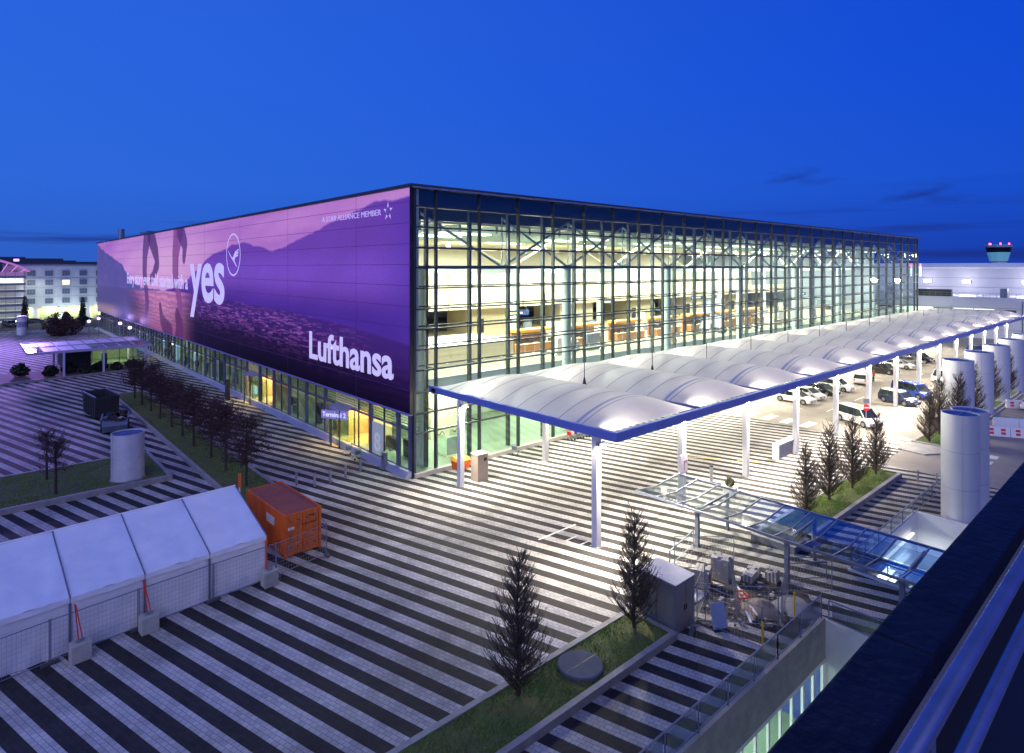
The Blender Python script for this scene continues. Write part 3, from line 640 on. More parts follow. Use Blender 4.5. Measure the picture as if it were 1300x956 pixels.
IM = IM * (1 - mL[..., None]) + (srgb(92, 84, 158) * (0.75 + 0.4 * fbm(Vg * 0.2, Zg * 0.5, 9))[..., None]) * mL[..., None]
shore = np.interp(Vg, [0, 11, 25, 49, 66, 81, 103, 165], [11.1, 11.9, 12.5, 13.0, 13.3, 13.2, 12.8, 12.4])
wt = sm_((shore - Zg) / 0.25); dep = np.clip((shore - Zg) / 7, 0, 1)
wc = lerp(np.zeros(IM.shape) + srgb(66, 36, 122), srgb(28, 12, 52), sm_(dep * 1.5)); wc = lerp(wc, srgb(13, 5, 26), sm_((dep - 0.5) * 2) * sm_((60 - Vg) / 50 + .4))
rip = np.sin(Zg * (10 + 3 * dep) + 6 * fbm(Vg * 0.5, Zg * 1.5, 31)) * 0.5 + 0.5
spk = sm_((fbm(Vg * 0.8, Zg * 11, 40) - 0.52) * 8) * np.exp(-((dep - 0.26) / 0.28) ** 2) * sm_((72 - Vg) / 14) * sm_((Vg - 4) / 16)
wc = lerp(wc, srgb(170, 96, 190), spk * 0.75); wc = lerp(wc, srgb(70, 40, 110), rip * 0.35 * sm_((1 - dep)) )
sunp = np.exp(-((Vg - 88 + 3 * dep) / (14 + 10 * (1 - dep))) ** 2) * sm_((Vg - 62) / 12)
wc = lerp(wc, srgb(214, 138, 184), sunp * (0.95 - 0.35 * dep) * (0.72 + 0.45 * rip)); wc = lerp(wc, srgb(150, 66, 118), sunp * sm_((dep - .55) * 2.5) * .55)
wc = lerp(wc, srgb(82, 76, 140), sm_((Vg - 108) / 16) * 0.9); wc = lerp(wc, srgb(158, 132, 150), sm_((Vg - 128) / 14) * sm_((dep - 0.55) * 3) * .9)
IM = IM * (1 - wt[..., None]) + wc * wt[..., None]
limbs = [  # two people dancing in the water against the glow: chains of (v, z, radius)
 ([(99.5, 24.2, 3.2), (101.6, 20.5, 2.3), (102.0, 16.6, 2.0), (100.6, 12.9, 1.5), (99.4, 10.2, 1.6), (101.4, 6.2, .9), (103.4, 5.4, 1.0)], (92, 56, 126)),
 ([(96.5, 24.2, 2.6), (91.6, 20.2, 1.9), (90.6, 18.2, 1.6), (94.2, 15.6, 1.1), (96.2, 15.2, .9)], (78, 46, 112)),
 ([(74.8, 24.2, 3.2), (76.6, 20.0, 2.2), (76.8, 16.4, 2.0), (74.6, 12.8, 1.5), (73.2, 10.0, 1.5), (74.6, 6.2, .9), (76.6, 5.4, 1.0)], (134, 72, 140)),
 ([(73.6, 24.2, 2.2), (70.4, 21.4, 1.5), (71.0, 19.0, 1.0)], (92, 50, 124)),
 ([(88.2, 10.0, .9), (87.0, 7.6, 1.3), (84.0, 6.2, 1.8), (80.6, 5.4, 2.0)], (84, 42, 92)),
 ([(75.4, 8.8, 1.6), (73.6, 6.8, 2.2), (74.0, 5.2, 2.8)], (94, 44, 96))]
for ch, c in limbs:
    d_ = np.full(Vg.shape, 9.0)
    for (v0, z0, r0), (v1, z1, r1) in zip(ch, ch[1:]):
        ax, ay = v1 - v0, z1 - z0; t = np.clip(((Vg - v0) * ax + (Zg - z0) * ay) / (ax * ax + ay * ay), 0, 1)
        d_ = np.minimum(d_, np.hypot(Vg - v0 - t * ax, Zg - z0 - t * ay) - (r0 + (r1 - r0) * t))
    k = sm_(-d_ / 0.35 + .5); IM = IM * (1 - 0.88 * k[..., None]) + (srgb(*c) * (0.85 + .3 * fbm(Vg * .4, Zg * .6, 77))[..., None]) * (0.88 * k[..., None])
IM = np.clip(IM * (0.94 + 0.12 * RNG.random(Vg.shape))[..., None], 0, 1)
co_ = np.empty((nv * nz_, 3)); co_[:, 0] = 0; co_[:, 1] = Vg.ravel(); co_[:, 2] = (Zg - 5.3).ravel()
I0 = (np.arange(nv - 1)[:, None] * nz_ + np.arange(nz_ - 1)[None, :]).ravel()
F = np.stack([I0, I0 + 1, I0 + nz_ + 1, I0 + nz_], 1)
me = bpy.data.meshes.new('print'); me.vertices.add(len(co_)); me.vertices.foreach_set('co', co_.ravel()); me.loops.add(F.size); me.loops.foreach_set('vertex_index', F.ravel().astype(np.int32))
me.polygons.add(len(F)); me.polygons.foreach_set('loop_start', (np.arange(len(F)) * 4).astype(np.int32)); me.update(calc_edges=True)
at = me.color_attributes.new('print', 'FLOAT_COLOR', 'POINT'); at.data.foreach_set('color', np.concatenate([IM.reshape(-1, 3), np.ones((nv * nz_, 1))], 1).ravel().astype(np.float32))
pm_ = bpy.data.materials.new('backlit_print'); pm_.use_nodes = True; n_ = pm_.node_tree; bs_ = n_.nodes['Principled BSDF']
an = n_.nodes.new('ShaderNodeVertexColor'); an.layer_name = 'print'
mu_ = n_.nodes.new('ShaderNodeMixRGB'); mu_.blend_type = 'MULTIPLY'; mu_.inputs[0].default_value = 1; mu_.inputs[2].default_value = (.45, .40, .30, 1); n_.links.new(an.outputs[0], mu_.inputs[1]); n_.links.new(mu_.outputs[0], bs_.inputs['Base Color']); n_.links.new(an.outputs[0], bs_.inputs['Emission Color']); bs_.inputs['Emission Strength'].default_value = 0.80; bs_.inputs['Roughness'].default_value = 0.55
bs_.inputs['Specular IOR Level'].default_value = 0.15
me.materials.append(pm_); po_ = bpy.data.objects.new('printed_sheet', me); COL.objects.link(po_); po_.parent = bill
MB().box(0.003, 0.28, -0.02, LV, 0.0, 18.82).build('backing_panel', 'bluesteel', bill)
MB().box(-0.06, 0.30, -0.10, -0.022, -0.05, 18.85).build('edge_trim', 'black', bill)
MB().box(-0.12, 0.30, -0.02, LV, -0.14, -0.003).build('bottom_trim', mat('violet_trim', (0.30, 0.26, 0.62), 0.4), bill)
sw = mat('panel_seam', (0.10, 0.06, 0.20), 0.6)
for z in np.arange(1.9, 18.5, 1.75): MB().box(-0.008, -0.002, 0, LV, z - 0.018, z + 0.018).build('panel_seam', sw, bill)
for v in np.arange(9.4, LV, 16.5): MB().box(-0.009, -0.003, v - 0.02, v + 0.02, 0, 18.8).build('panel_seam', sw, bill)
lm = mat('sign_letter', (0.85, 0.80, 0.92), 0.4, emit=(0.62, 0.52, 0.80), es=0.62)
lm2 = mat('sign_letter_dim', (0.7, 0.6, 0.85), 0.4, emit=(0.55, 0.42, 0.8), es=0.55)
def wall_text(s, v_left, v_right, z0, ztop, ref, off=0.03, m=lm, extrude=0.02, name='lettering'):
    """fit a line of lettering between two points of the wall; ref = letter whose height spans z0..ztop"""
    t = text(s, 1.0, m, bill, extrude, off, name)
    xs_ = [v.co.x for v in t.data.vertices]; r = text(ref, 1.0, m, None, 0.0, off, 'r'); ys_ = [v.co.y for v in r.data.vertices]
    sx = (v_left - v_right) / (max(xs_) - min(xs_)); sy = (ztop - z0) / (max(ys_) - min(ys_)); y0 = min(ys_); x0 = min(xs_)
    bpy.data.objects.remove(r)
    t.data.transform(Matrix.Translation((-x0, -y0, 0))); t.data.transform(Matrix.Diagonal((sx, sy, 1, 1)))
    t.rotation_euler = (R(90), 0, R(-90)); t.location = (-0.03, v_left, z0 - 5.3); return t
wall_text('Lufthansa', 19.9, 2.6, 7.75, 10.65, 'L', 0.022)
wall_text('yes', 67.2, 49.0, 12.0, 18.1, 'e', 0.020)
wall_text('Every story ever told started with a', 120.4, 68.5, 13.75, 16.2, 'E', 0.012)
wall_text('A STAR ALLIANCE MEMBER', 16.8, 4.7, 22.1, 22.62, 'M', 0.0, lm2)
# round emblem with a flying bird, five-arrow star
b = MB(); n = 48
for i in range(n):
    t0, t1 = 2 * math.pi * i / n, 2 * math.pi * (i + 1) / n
    q = lambda t, k: (-0.03, 45.1 + (3.0 - k) * math.cos(t), 19.2 - 5.3 + (2.95 - k) * math.sin(t))
    b.quad(q(t0, 0), q(t1, 0), q(t1, 0.22), q(t0, 0.22))
b.build('emblem_ring', lm, bill)
bird = [(47.4, 19.9), (46.9, 19.6), (46.0, 19.0), (45.2, 18.75), (44.8, 19.2), (44.3, 19.6), (42.7, 20.0), (42.9, 19.75), (43.9, 19.45), (42.75, 19.6), (43.0, 19.35), (44.0, 19.15), (42.9, 19.2), (43.2, 18.98), (44.3, 18.8), (44.6, 18.4), (44.0, 17.9), (43.4, 17.55), (43.9, 17.6), (44.9, 18.2), (45.6, 18.6), (46.6, 19.15)]
MB().add([(-0.03, v, z - 5.3) for v, z in bird], [tuple(range(len(bird)))]).build('emblem_bird', lm, bill)
for k in range(5):
    a = R(90 + 72 * k); p = lambda r, t: (-0.03, 3.5 - 0.80 * r * math.cos(t), 22.35 - 5.3 + 0.85 * r * math.sin(t))
    MB().quad(p(1, a), p(0.42, a + R(34)), p(0.55, a + R(4)), p(0.42, a - R(20))).build('emblem_star_arrow', lm, bill)

# ================================================================== MEMBRANE CANOPY
can = thing('membrane_canopy', (1.2, -20.4, 0), 'long white vaulted canopy with blue edge beam in front of the glass facade', 'canopy')
K = lambda b, n, m, parent=None, **k: (lambda o: (setattr(o, 'location', (-1.2, 20.4, 0) if parent is None else (0, 0, 0)), o)[1])(b.build(n, m, parent or can, **k))
U0, NB, BAY = 1.2, 14, 9.54
ZB = 7.0
K(MB().box(U0, U0 + NB * BAY, -20.4, -20.05, ZB + 0.02, ZB + 0.60), 'edge_beam', 'bluebeam', bevel=0.04)
K(MB().box(U0, U0 + 0.32, -20.04, -0.5, ZB + 0.02, ZB + 0.56), 'edge_beam', 'bluebeam', bevel=0.04)
K(MB().box(U0, U0 + NB * BAY, -1.5, -0.9, ZB - 0.05, ZB + 0.42), 'wall_gutter', 'white')
for k in range(1, NB + 1):
    x = U0 + k * BAY; K(MB().box(x - 0.16, x + 0.16, -20.04, -1.52, ZB, ZB + 0.66), 'valley_beam', mat('valley_blue', (0.12, 0.14, 0.28), 0.5))
ns, nt_ = 22, 34; mm = MB(); Lc = 18.3
def mz(s, t):
    arch = 1 - (2 * s - 1) ** 2; end = min(1.0, t / 0.16, (1 - t) / 0.30); end = math.sin(end * math.pi / 2) ** 0.8
    return 1.05 * arch * (0.05 + 0.95 * end)
for j in range(nt_ + 1):
    for i in range(ns + 1):
        s, t = i / ns, j / nt_; mm.v.append((0.16 + (BAY - 0.32) * s, -20.0 + Lc * t + 0.1, ZB + 0.56 + mz(s, t)))
for j in range(nt_):
    for i in range(ns): k = j * (ns + 1) + i; mm.f.append((k, k + 1, k + ns + 2, k + ns + 1))
m0 = mm.build('membrane', 'membrane', can, smooth=True); m0.location = (U0 - 1.2, 20.4, 0)
sb = MB()
def seam_line(t, wd, lift=0.012):
    k = len(sb.v)
    for i in range(ns + 1):
        s = i / ns
        for dt in (-wd, wd): sb.v.append((0.16 + (BAY - 0.32) * s, -20.0 + Lc * t + 0.1 + dt, ZB + 0.56 + mz(s, t) + lift))
    for i in range(ns): sb.f.append((k + 2 * i, k + 2 * i + 1, k + 2 * i + 3, k + 2 * i + 2))
for j in range(1, 9): seam_line(j / 9.0 + 0.02, 0.032)
s0 = sb.build('membrane_seam', 'seam', m0)
ab = MB(); sb = ab; seam_line(0.155, 0.12, 0.02); a0_ = ab.build('rib_shade_band', mat('rib_shade_grey_blue', (0.40, 0.43, 0.54), 0.5), m0)  # flat strip whose dark tone paints the rib's shadow on the membrane
for k in range(1, NB):
    m1 = child(m0, can, (U0 - 1.2 + BAY * k, 20.4, 0), 'membrane'); child(s0, m1, name='membrane_seam'); child(a0_, m1, name='rib_shade_band')
for k in range(1, NB):
    x = U0 + k * BAY; K(MB().tube((x, -9.4, ZB + 0.55), (x, -9.4, ZB + 2.6), 0.035, n=6), 'lightning_rod', 'black')
    if k < 3: K(MB().tube((x, -9.4, ZB + 0.5), (x, -9.4, ZB + 1.3), 0.22, 0.05, n=8), 'rod_base', 'black')
cpf = MB().box(-0.21, 0.21, -0.21, 0.21, 0.0, ZB - 0.12).build('column', 'white', can, bevel=0.02); cpf.location = (1.75 - 1.2, 20.4 - 18.35, 0)
MB().box(-0.3, 0.3, -0.3, 0.3, 0.0, 0.05).build('base_plate', 'galv', cpf)
fl = MB(); fl.box(-0.34, 0.34, -0.55, -0.25, ZB - 0.62, ZB - 0.38); fo = fl.build('floodlight', 'galv', cpf)
MB().box(-0.30, 0.30, -0.52, -0.28, ZB - 0.66, ZB - 0.625).build('floodlight_glass', 'glow', fo)
MB().bar((0, -0.21, ZB - 0.5), (0, -0.3, ZB - 0.5), 0.06).build('floodlight_arm', 'galv', fo)
cols_ = [cpf]
for k in range(0, 14):
    for y in (-18.35, -4.25):
        if k == 0 and y < -10: continue
        cols_.append(dup(cpf, (1.75 + BAY * k - 1.2, 20.4 + y, 0), parent=can)); cols_[-1].name = 'column'
for c in cols_:
    x, y = c.location.x, c.location.y
    l = bpy.data.lights.new('flood', 'POINT'); l.shadow_soft_size = 0.25; l.energy = 950 if y < 5 else 850; l.color = (1.0, 0.90, 0.75)
    lo = bpy.data.objects.new('flood', l); COL.objects.link(lo); lo.parent = can; lo.location = (x, y - 0.55, ZB - 0.95)
    l2 = bpy.data.lights.new('flood_down', 'AREA'); l2.shape = 'DISK'; l2.size = 0.6; l2.energy = 2100 if y < 5 else 1450; l2.color = (1.0, 0.88, 0.70)
    l2.spread = R(145); lo2 = bpy.data.objects.new('flood_down', l2); COL.objects.link(lo2); lo2.parent = can; lo2.location = (x, y - 0.40, ZB - 0.72)
# ================================================================== CAMERA BUILDING: parapet and rail at lower right
par = thing('terrace_parapet', (-27, -42.5, 15.5), 'dark blue terrace parapet with handrails in the lower right corner', 'parapet')
dk = mat('dark_coping', (0.016, 0.018, 0.036), 0.55, c2=(0.006, 0.007, 0.014), vs=4.0, bump=0.3, bs=14, spec=0.14)
rb = mat('handrail_blue', (0.22, 0.26, 0.42), 0.28, metal=0.7, var=0.25, vs=5)
PX0, PX1 = -34.0, 16.0
def Pp(b, n, m, **k): o = b.build(n, m, par, **k); o.location = (27, 42.5, -15.5); return o
for i in range(10):
    x = PX0 + 5 * i; Pp(MB().box(x + 0.006, x + 4.994, -42.47, -42.19, 15.42, 15.55), 'coping', dk, bevel=0.012)
Pp(MB().box(PX0, PX1, -42.44, -42.25, -5.4, 15.415), 'outer_wall', 'concrete')
Pp(MB().box(PX0, PX1, -42.95, -42.45, 15.0, 15.12), 'gutter', 'black')
Pp(MB().box(PX0, PX1, -46.5, -42.96, 14.9, 15.05), 'terrace_slab', 'concrete')
for z in (15.85, 15.47): Pp(MB().tube((PX0, -42.70, z), (PX1, -42.70, z), 0.035, n=12), 'handrail', rb, smooth=True)
for i in range(18): x = -33.5 + 2.8 * i; Pp(MB().box(x - 0.03, x + 0.03, -42.73, -42.67, 15.12, 15.84), 'rail_post', rb)

# ================================================================== TREES
def columnar_tree(seed, h=5.4, rmax=1.22):
    rnd = random.Random(seed); tb = MB(); cb = MB(); p = Vector((0, 0, 0)); tr_ = []
    n = 9
    for i in range(n + 1):
        t = i / n; tr_.append((Vector((rnd.uniform(-.04, .04), rnd.uniform(-.04, .04), h * 0.97 * t)), 0.085 * (1 - t) + 0.012))
    for i in range(n): tb.tube(tr_[i][0], tr_[i + 1][0], tr_[i][1], tr_[i + 1][1], 7, cap=False)
    def env(t): return rmax * min(1, 0.7 + t / 0.3) * (1.02 - t) ** 0.95
    for k in range(175):
        t = 0.025 + 0.94 * (1 - (1 - k / 175) ** 0.62) + rnd.uniform(-.01, .01); a = rnd.uniform(0, 6.28); z = h * t
        i = min(n - 1, int(t * n)); base = tr_[i][0].lerp(tr_[i + 1][0], t * n - i)
        L = env(t) * rnd.uniform(0.65, 1.1) + 0.10; up = rnd.uniform(0.45, 1.05) * L + .22
        d = Vector((math.cos(a) * L, math.sin(a) * L, up)); q1 = base + d * 0.5 + Vector((0, 0, -0.08 * L)); q2 = base + d
        q2.z = min(q2.z, h * 1.03)
        cb.tube(base, q1, 0.024, 0.016, 4, False); cb.tube(q1, q2, 0.016, 0.008, 3, False)
        for _ in range(8):
            s = rnd.uniform(0.15, 1.0); b = (base.lerp(q1, s * 2) if s < 0.5 else q1.lerp(q2, s * 2 - 1))
            aa = a + rnd.uniform(-1.5, 1.5); l2 = rnd.uniform(0.18, 0.55)
            e = b + Vector((math.cos(aa) * l2 * 0.6, math.sin(aa) * l2 * 0.6, l2 * rnd.uniform(0.8, 1.3)))
            cb.tube(b, e, 0.010, 0.005, 3, False)
            for _ in range(1):
                s2 = rnd.uniform(.3, 1); c = b.lerp(e, s2); cb.tube(c, c + Vector((rnd.uniform(-.12, .12), rnd.uniform(-.12, .12), rnd.uniform(.03, .16))), 0.009, 0.005, 3, False)
    return tb, cb
def make_tree(name, gen, loc, label, group, s=1.0, rz=0.0, tw='twig'):
    t = thing(name, loc, label, 'tree', group, rz); tb, cb = gen
    a = tb.build('trunk', 'bark', t, smooth=True); b = cb.build('crown', tw, t); t.scale = (s, s, s); return t
protos = {}
def put_tree(key, gen, name, loc, label, group, s, tw='twig'):
    rz = random.uniform(0, 6.28)
    if key not in protos: protos[key] = make_tree(name, gen(), loc, label, group, s, rz, tw); return protos[key]
    o = dup(protos[key], loc, rz, label, group); o.scale = (s, s, s); return o
ct = [
 (-11.1, -25.2, .3, 1.10, 0, 'left of the two bare columnar trees in the bottom centre bed'),
 (-3.9, -25.5, .3, 1.06, 1, 'bare columnar tree in the bottom centre bed beside the grey cabinet'),
 (15.6, -25.4, .35, .95, 2, 'first bare columnar tree of the four right of the glass stair canopy'),
 (19.7, -25.4, .35, 1.05, 0, 'second bare columnar tree of the four right of the glass stair canopy'),
 (23.6, -25.6, .35, 1.05, 1, 'third bare columnar tree of the four, above the grass bed'),
 (28.6, -25.7, .35, .95, 2, 'thin bare columnar tree at the road end of the grass bed'),
 (43.4, -25.8, .2, 0.98, 0, 'wide bare columnar tree on the traffic island next to the two near steel cylinders'),
 (47.3, -25.7, .2, 1.12, 1, 'bare columnar tree behind the first one on the traffic island'),
 (50.6, -26.6, .2, 1.15, 2, 'bare columnar tree standing right before the nearest cylinder of the row'),
 (58.0, -26.4, .2, 1.15, 0, 'bare columnar tree between the first and second cylinder of the row'),
 (67.6, -26.4, .2, 1.18, 1, 'bare columnar tree between the second and third cylinder of the row'),
 (77.2, -26.4, .2, 1.15, 2, 'bare columnar tree between the third and fourth cylinder of the row'),
 (86.6, -26.4, .2, 1.15, 0, 'bare columnar tree between the fourth and fifth cylinder of the row')]
for x, y, z, s, k, lab in ct: put_tree(('c', k), lambda k=k: columnar_tree(40 + k), 'columnar_tree', (x, y, z), lab, 'bare columnar trees', s)
def plane_tree(seed, clear=1.9, h=5.8, rx=2.15, leaves=2600, nb=74):
    rnd = random.Random(seed); tb = MB(); cb = MB()
    tb.tube((0, 0, 0), (0.03, 0.02, clear), 0.11, 0.085, 8, False); tb.tube((0.03, 0.02, clear), (0, 0, h * 0.92), 0.085, 0.02, 6, False)
    pts = []
    for k in range(nb):
        t = rnd.uniform(0, 1); z0 = clear - 0.1 + (h - clear) * 0.8 * t; a = rnd.uniform(0, 6.28); L = rx * (1 - 0.5 * t) * rnd.uniform(0.55, 1.1)
        b = Vector((0, 0, z0)); e = b + Vector((math.cos(a) * L, math.sin(a) * L, rnd.uniform(0.0, 0.8))); mid = b.lerp(e, .5) + Vector((0, 0, -.1))
        cb.tube(b, mid, 0.032, 0.02, 4, False); cb.tube(mid, e, 0.02, 0.008, 3, False)
        for _ in range(9):
            c = mid.lerp(e, rnd.uniform(-.6, 1)); f = c + Vector((rnd.uniform(-.5, .5), rnd.uniform(-.5, .5), rnd.uniform(-.1, .55))); cb.tube(c, f, 0.012, 0.005, 3, False); pts.append(f); pts.append(c.lerp(f, .5))
            g_ = f + Vector((rnd.uniform(-.3, .3), rnd.uniform(-.3, .3), rnd.uniform(-.05, .3))); cb.tube(f, g_, 0.008, 0.004, 3, False); pts.append(g_)
    for _ in range(leaves):
        p = rnd.choice(pts) + Vector((rnd.uniform(-.12, .12), rnd.uniform(-.12, .12), rnd.uniform(-.12, .12))); s = rnd.uniform(0.03, 0.075)
        u = Vector((rnd.uniform(-1, 1), rnd.uniform(-1, 1), rnd.uniform(-1, 1))).normalized() * s; v_ = u.orthogonal().normalized() * s * .8
        cb.quad(p - u, p + v_, p + u, p - v_)
    return tb, cb
ords = ['nearest', 'second', 'third', 'fourth', 'fifth', 'sixth', 'seventh', 'eighth', 'ninth', 'farthest']
for k in range(10):
    put_tree(('p', k % 3), lambda k=k: plane_tree(70 + k % 3), 'row_tree', (-11.35 + random.uniform(-.15, .15), 6.3 + 4.75 * k, 0.28), ords[k] + ' dark bare tree of the long row before the advertising wall', 'row of dark bare trees', random.uniform(0.93, 1.06), 'redtwig')
put_tree(('s', 0), lambda: plane_tree(91, 1.7, 4.3, 1.35, 700, 26), 'small_tree', (-22.7, 14.0, 0.35), 'front one of two small reddish trees on the left grass bed', 'two small trees on the left bed', 1.0, 'redtwig')
put_tree(('s', 0), None, 'small_tree', (-22.9, 18.2, 0.35), 'rear one of two small reddish trees on the left grass bed', 'two small trees on the left bed', 0.95)
# dark bushes and trees far left
def bush(seed, rx, ry, h, n):
    rnd = random.Random(seed); b = MB()
    for _ in range(n):
        a = rnd.uniform(0, 6.28); r = math.sqrt(rnd.random()); z = rnd.random() ** 0.8; k = (1 - (z - 0.45) ** 2 * 2.2)
        p = Vector((math.cos(a) * r * rx * k, math.sin(a) * r * ry * k, 0.1 + z * h * (1 + 0.25 * math.sin(a * 3 + seed)))); s = rnd.uniform(0.12, 0.3)
        u = Vector((rnd.uniform(-1, 1), rnd.uniform(-1, 1), rnd.uniform(-1, 1))).normalized() * s; v_ = u.orthogonal().normalized() * s * .7
        b.quad(p - u, p + v_, p + u, p - v_)
    t = MB()
    for _ in range(6): t.tube((rnd.uniform(-.3, .3), rnd.uniform(-.3, .3), 0), (rnd.uniform(-rx, rx) * .6, rnd.uniform(-ry, ry) * .6, h * .75), 0.08, 0.03, 5, False)
    return t, b
dkl = mat('dark_red_leaf', (0.075, 0.030, 0.028), 0.85, c2=(0.03, 0.028, 0.02), vs=0.7); M['dkl'] = dkl
M['dgreen'] = mat('dark_leaf', (0.030, 0.045, 0.022), 0.85, c2=(0.06, 0.05, 0.03), vs=0.7)
t = make_tree('bush', bush(5, 5.5, 5, 5.6, 5200), (-9.6, 150, 0), 'big dark red bush in front of the hotel', None, tw='dkl'); t.scale = (.8, .8, .85)
for i, (x, y, h) in enumerate(((-16.0, 172, 9.5), (-2.4, 176, 8.5))):
    tb = MB().tube((0, 0, 0), (0, 0, h * .9), 0.12, 0.03, 6, False); _, cb = bush(20 + i, 0.9, 0.9, h * .8, 1500)
    t = thing('conifer', (x, y, 0), ('left' if i == 0 else 'right') + ' of two slim dark trees before the hotel ground floor', 'tree', 'slim trees before the hotel'); tb.build('trunk', 'bark', t); cb.build('crown', 'dgreen', t)
for i, (x, y, r, h) in enumerate(((-21.4, 82, 1.3, 1.6), (-17.8, 79, 1.1, 1.3), (-15.2, 80.5, 1.2, 1.4), (-13.2, 78.5, .9, 1.1), (-11.0, 79.5, 1.3, 1.2), (-8.8, 78.6, 1.0, 1.0), (-6.4, 79.6, 1.2, 1.1), (-3.6, 104, 1.5, 2.2))):
    tb, cb = bush(50 + i, r, r * .8, h, 420)
    t = thing('shrub', (x, y, 0.0), ['leftmost shrub in the bed before the pavilion', 'dark shrub beside the pavilion canopy post', 'rounded shrub right of the pavilion canopy post', 'small shrub before the dark pavilion wall', 'shrub before the lit pavilion window', 'low shrub below the lit pavilion window', 'rightmost low shrub before the pavilion', 'shrub behind the pavilion near the terminal'][i], 'shrub', 'shrubs round the pavilion')
    tb.build('stem', 'bark', t); cb.build('crown', 'dgreen', t)
for i, (x, y, s) in enumerate(((15.9, -19.6, 1),)):
    t = thing('plant_tub', (x, y, 0), 'white plant tub with small green shrub behind the glass stair canopy', 'planter')
    b = MB(); b.lathe([(0, 0), (0.42, 0), (0.58, 0.75), (0.62, 0.78), (0.54, 0.78), (0.5, 0.68), (0, 0.68)], 20); b.build('tub', 'white', t, smooth=False)
    _, cb = bush(88, .36, .36, .6, 160); o = cb.build('shrub', 'dgreen', t); o.location.z = .68; o.scale = (.8, .8, .8)

# ================================================================== STEEL CYLINDERS
def cylinder(loc, r, h, label, group, door=False, m='alu'):
    t = thing('vent_cylinder', loc, label, 'ventilation shaft', group)
    n = 56; k = max(2, round(h / 2.4)); z = 0.0
    for i in range(k):
        z1 = h * (i + 1) / k
        MB().lathe([(r, h * i / k + (0.012 if i else 0)), (r, z1)], n).build('shell_ring', m, t, smooth=True)
    MB().lathe([(r, h - .005), (r + .015, h), (r + .015, h + .03), (r - .05, h + .03), (r - .05, h - .35), (0, h - .35)], n).build('rim', m, t)
    MB().lathe([(r - .06, h - .06), (0, h - .055)], n).build('grille', mat('shaft_blue', (0.03, 0.06, 0.22), 0.4), t)
    MB().box(-r + .06, r - .06, -0.03, 0.03, h - .05, h - .02).build('grille_bar', 'galv', t)
    for i in range(1, k): MB().lathe([(r - .01, h * i / k - .004), (r + .004, h * i / k - .004), (r + .004, h * i / k + .012), (r - .01, h * i / k + .012)], n).build('joint_ring', 'bluesteel', t)
    for a in (200, 320): MB().box(-.008, .008, -.006, .006, .02, h - .02).build('vertical_seam', 'bluesteel', t, loc=((r + .001) * math.cos(R(a)), (r + .001) * math.sin(R(a)), 0))
    MB().lathe([(r + .10, 0), (r + .10, .06), (r + .005, .14)], n).build('base_flashing', 'galv', t)
    if door:
        b = MB()
        for i in range(7):
            a0, a1 = R(-122 + 8 * i), R(-122 + 8 * (i + 1)); rr = r + 0.015
            b.quad((rr * math.cos(a0), rr * math.sin(a0), 0.15), (rr * math.cos(a1), rr * math.sin(a1), 0.15), (rr * math.cos(a1), rr * math.sin(a1), 2.0), (rr * math.cos(a0), rr * math.sin(a0), 2.0))
        b.build('door', m, t)
    return t
cylinder((-17.95, 14.4, 0.3), 1.17, 3.75, 'white round ventilation cylinder on the left grass bed', 'ventilation cylinders', True, mat('white_steel', (0.66, 0.66, 0.68), 0.4, metal=0.1, c2=(0.52, 0.52, 0.53), vs=0.8))
cylinder((24.0, -32.4, -5.4), 1.10, 12.7, 'nearest tall steel cylinder beside the parapet at right', 'ventilation cylinders')
cylinder((26.3, -32.5, -5.4), 1.12, 12.6, 'tall steel cylinder half hidden behind the nearest one', 'ventilation cylinders')
for i, (lab) in enumerate(('first steel cylinder of the row along the road, closest to camera', 'second steel cylinder of the row along the road', 'third steel cylinder of the row along the road', 'fourth steel cylinder of the row along the road', 'fifth steel cylinder of the row, cut by the right picture edge')):
    cylinder((53.5 + 9.6 * i, -26.0, 0.0), 1.42, 7.3, lab, 'ventilation cylinders')

# ================================================================== TENT, FENCE, BLOCKS, CONTAINER
tent = thing('marquee_tent', (-15.2, -8.75, 0), 'long white marquee tent at lower left', 'tent', rz=R(3.6))
cloth = mat('tent_roof', (0.88, 0.89, 0.90), 0.45, c2=(0.74, 0.77, 0.82), vs=0.9, bump=0.6, bs=1.8); wallm = mat('tent_wall', (0.86, 0.86, 0.85), 0.5, c2=(0.72, 0.73, 0.73), vs=1.3, bump=0.25, bs=2.0)
Wd, Ze, Zr, By = 8.8, 2.50, 4.15, 3.0
def cloth_panel(p00, p10, p11, p01, sag, nx=22, ny=14):
    b = MB(); p00, p10, p11, p01 = map(Vector, (p00, p10, p11, p01)); nrm = (p10 - p00).cross(p01 - p00).normalized()
    for j in range(ny + 1):
        for i in range(nx + 1):
            s, t = i / nx, j / ny; p = p00.lerp(p10, s).lerp(p01.lerp(p11, s), t); cr_ = 0.016 * math.sin(22 * s * (1 - .5 * t) + 3 * t) * (1 - t) * 1.2
            b.v.append(tuple(p - nrm * (sag * math.sin(math.pi * s) * math.sin(math.pi * t) + 0.012 * math.sin(9 * s + 5 * t) + cr_)))
    for j in range(ny):
        for i in range(nx): k = j * (nx + 1) + i; b.f.append((k, k + 1, k + nx + 2, k + nx + 1))
    return b
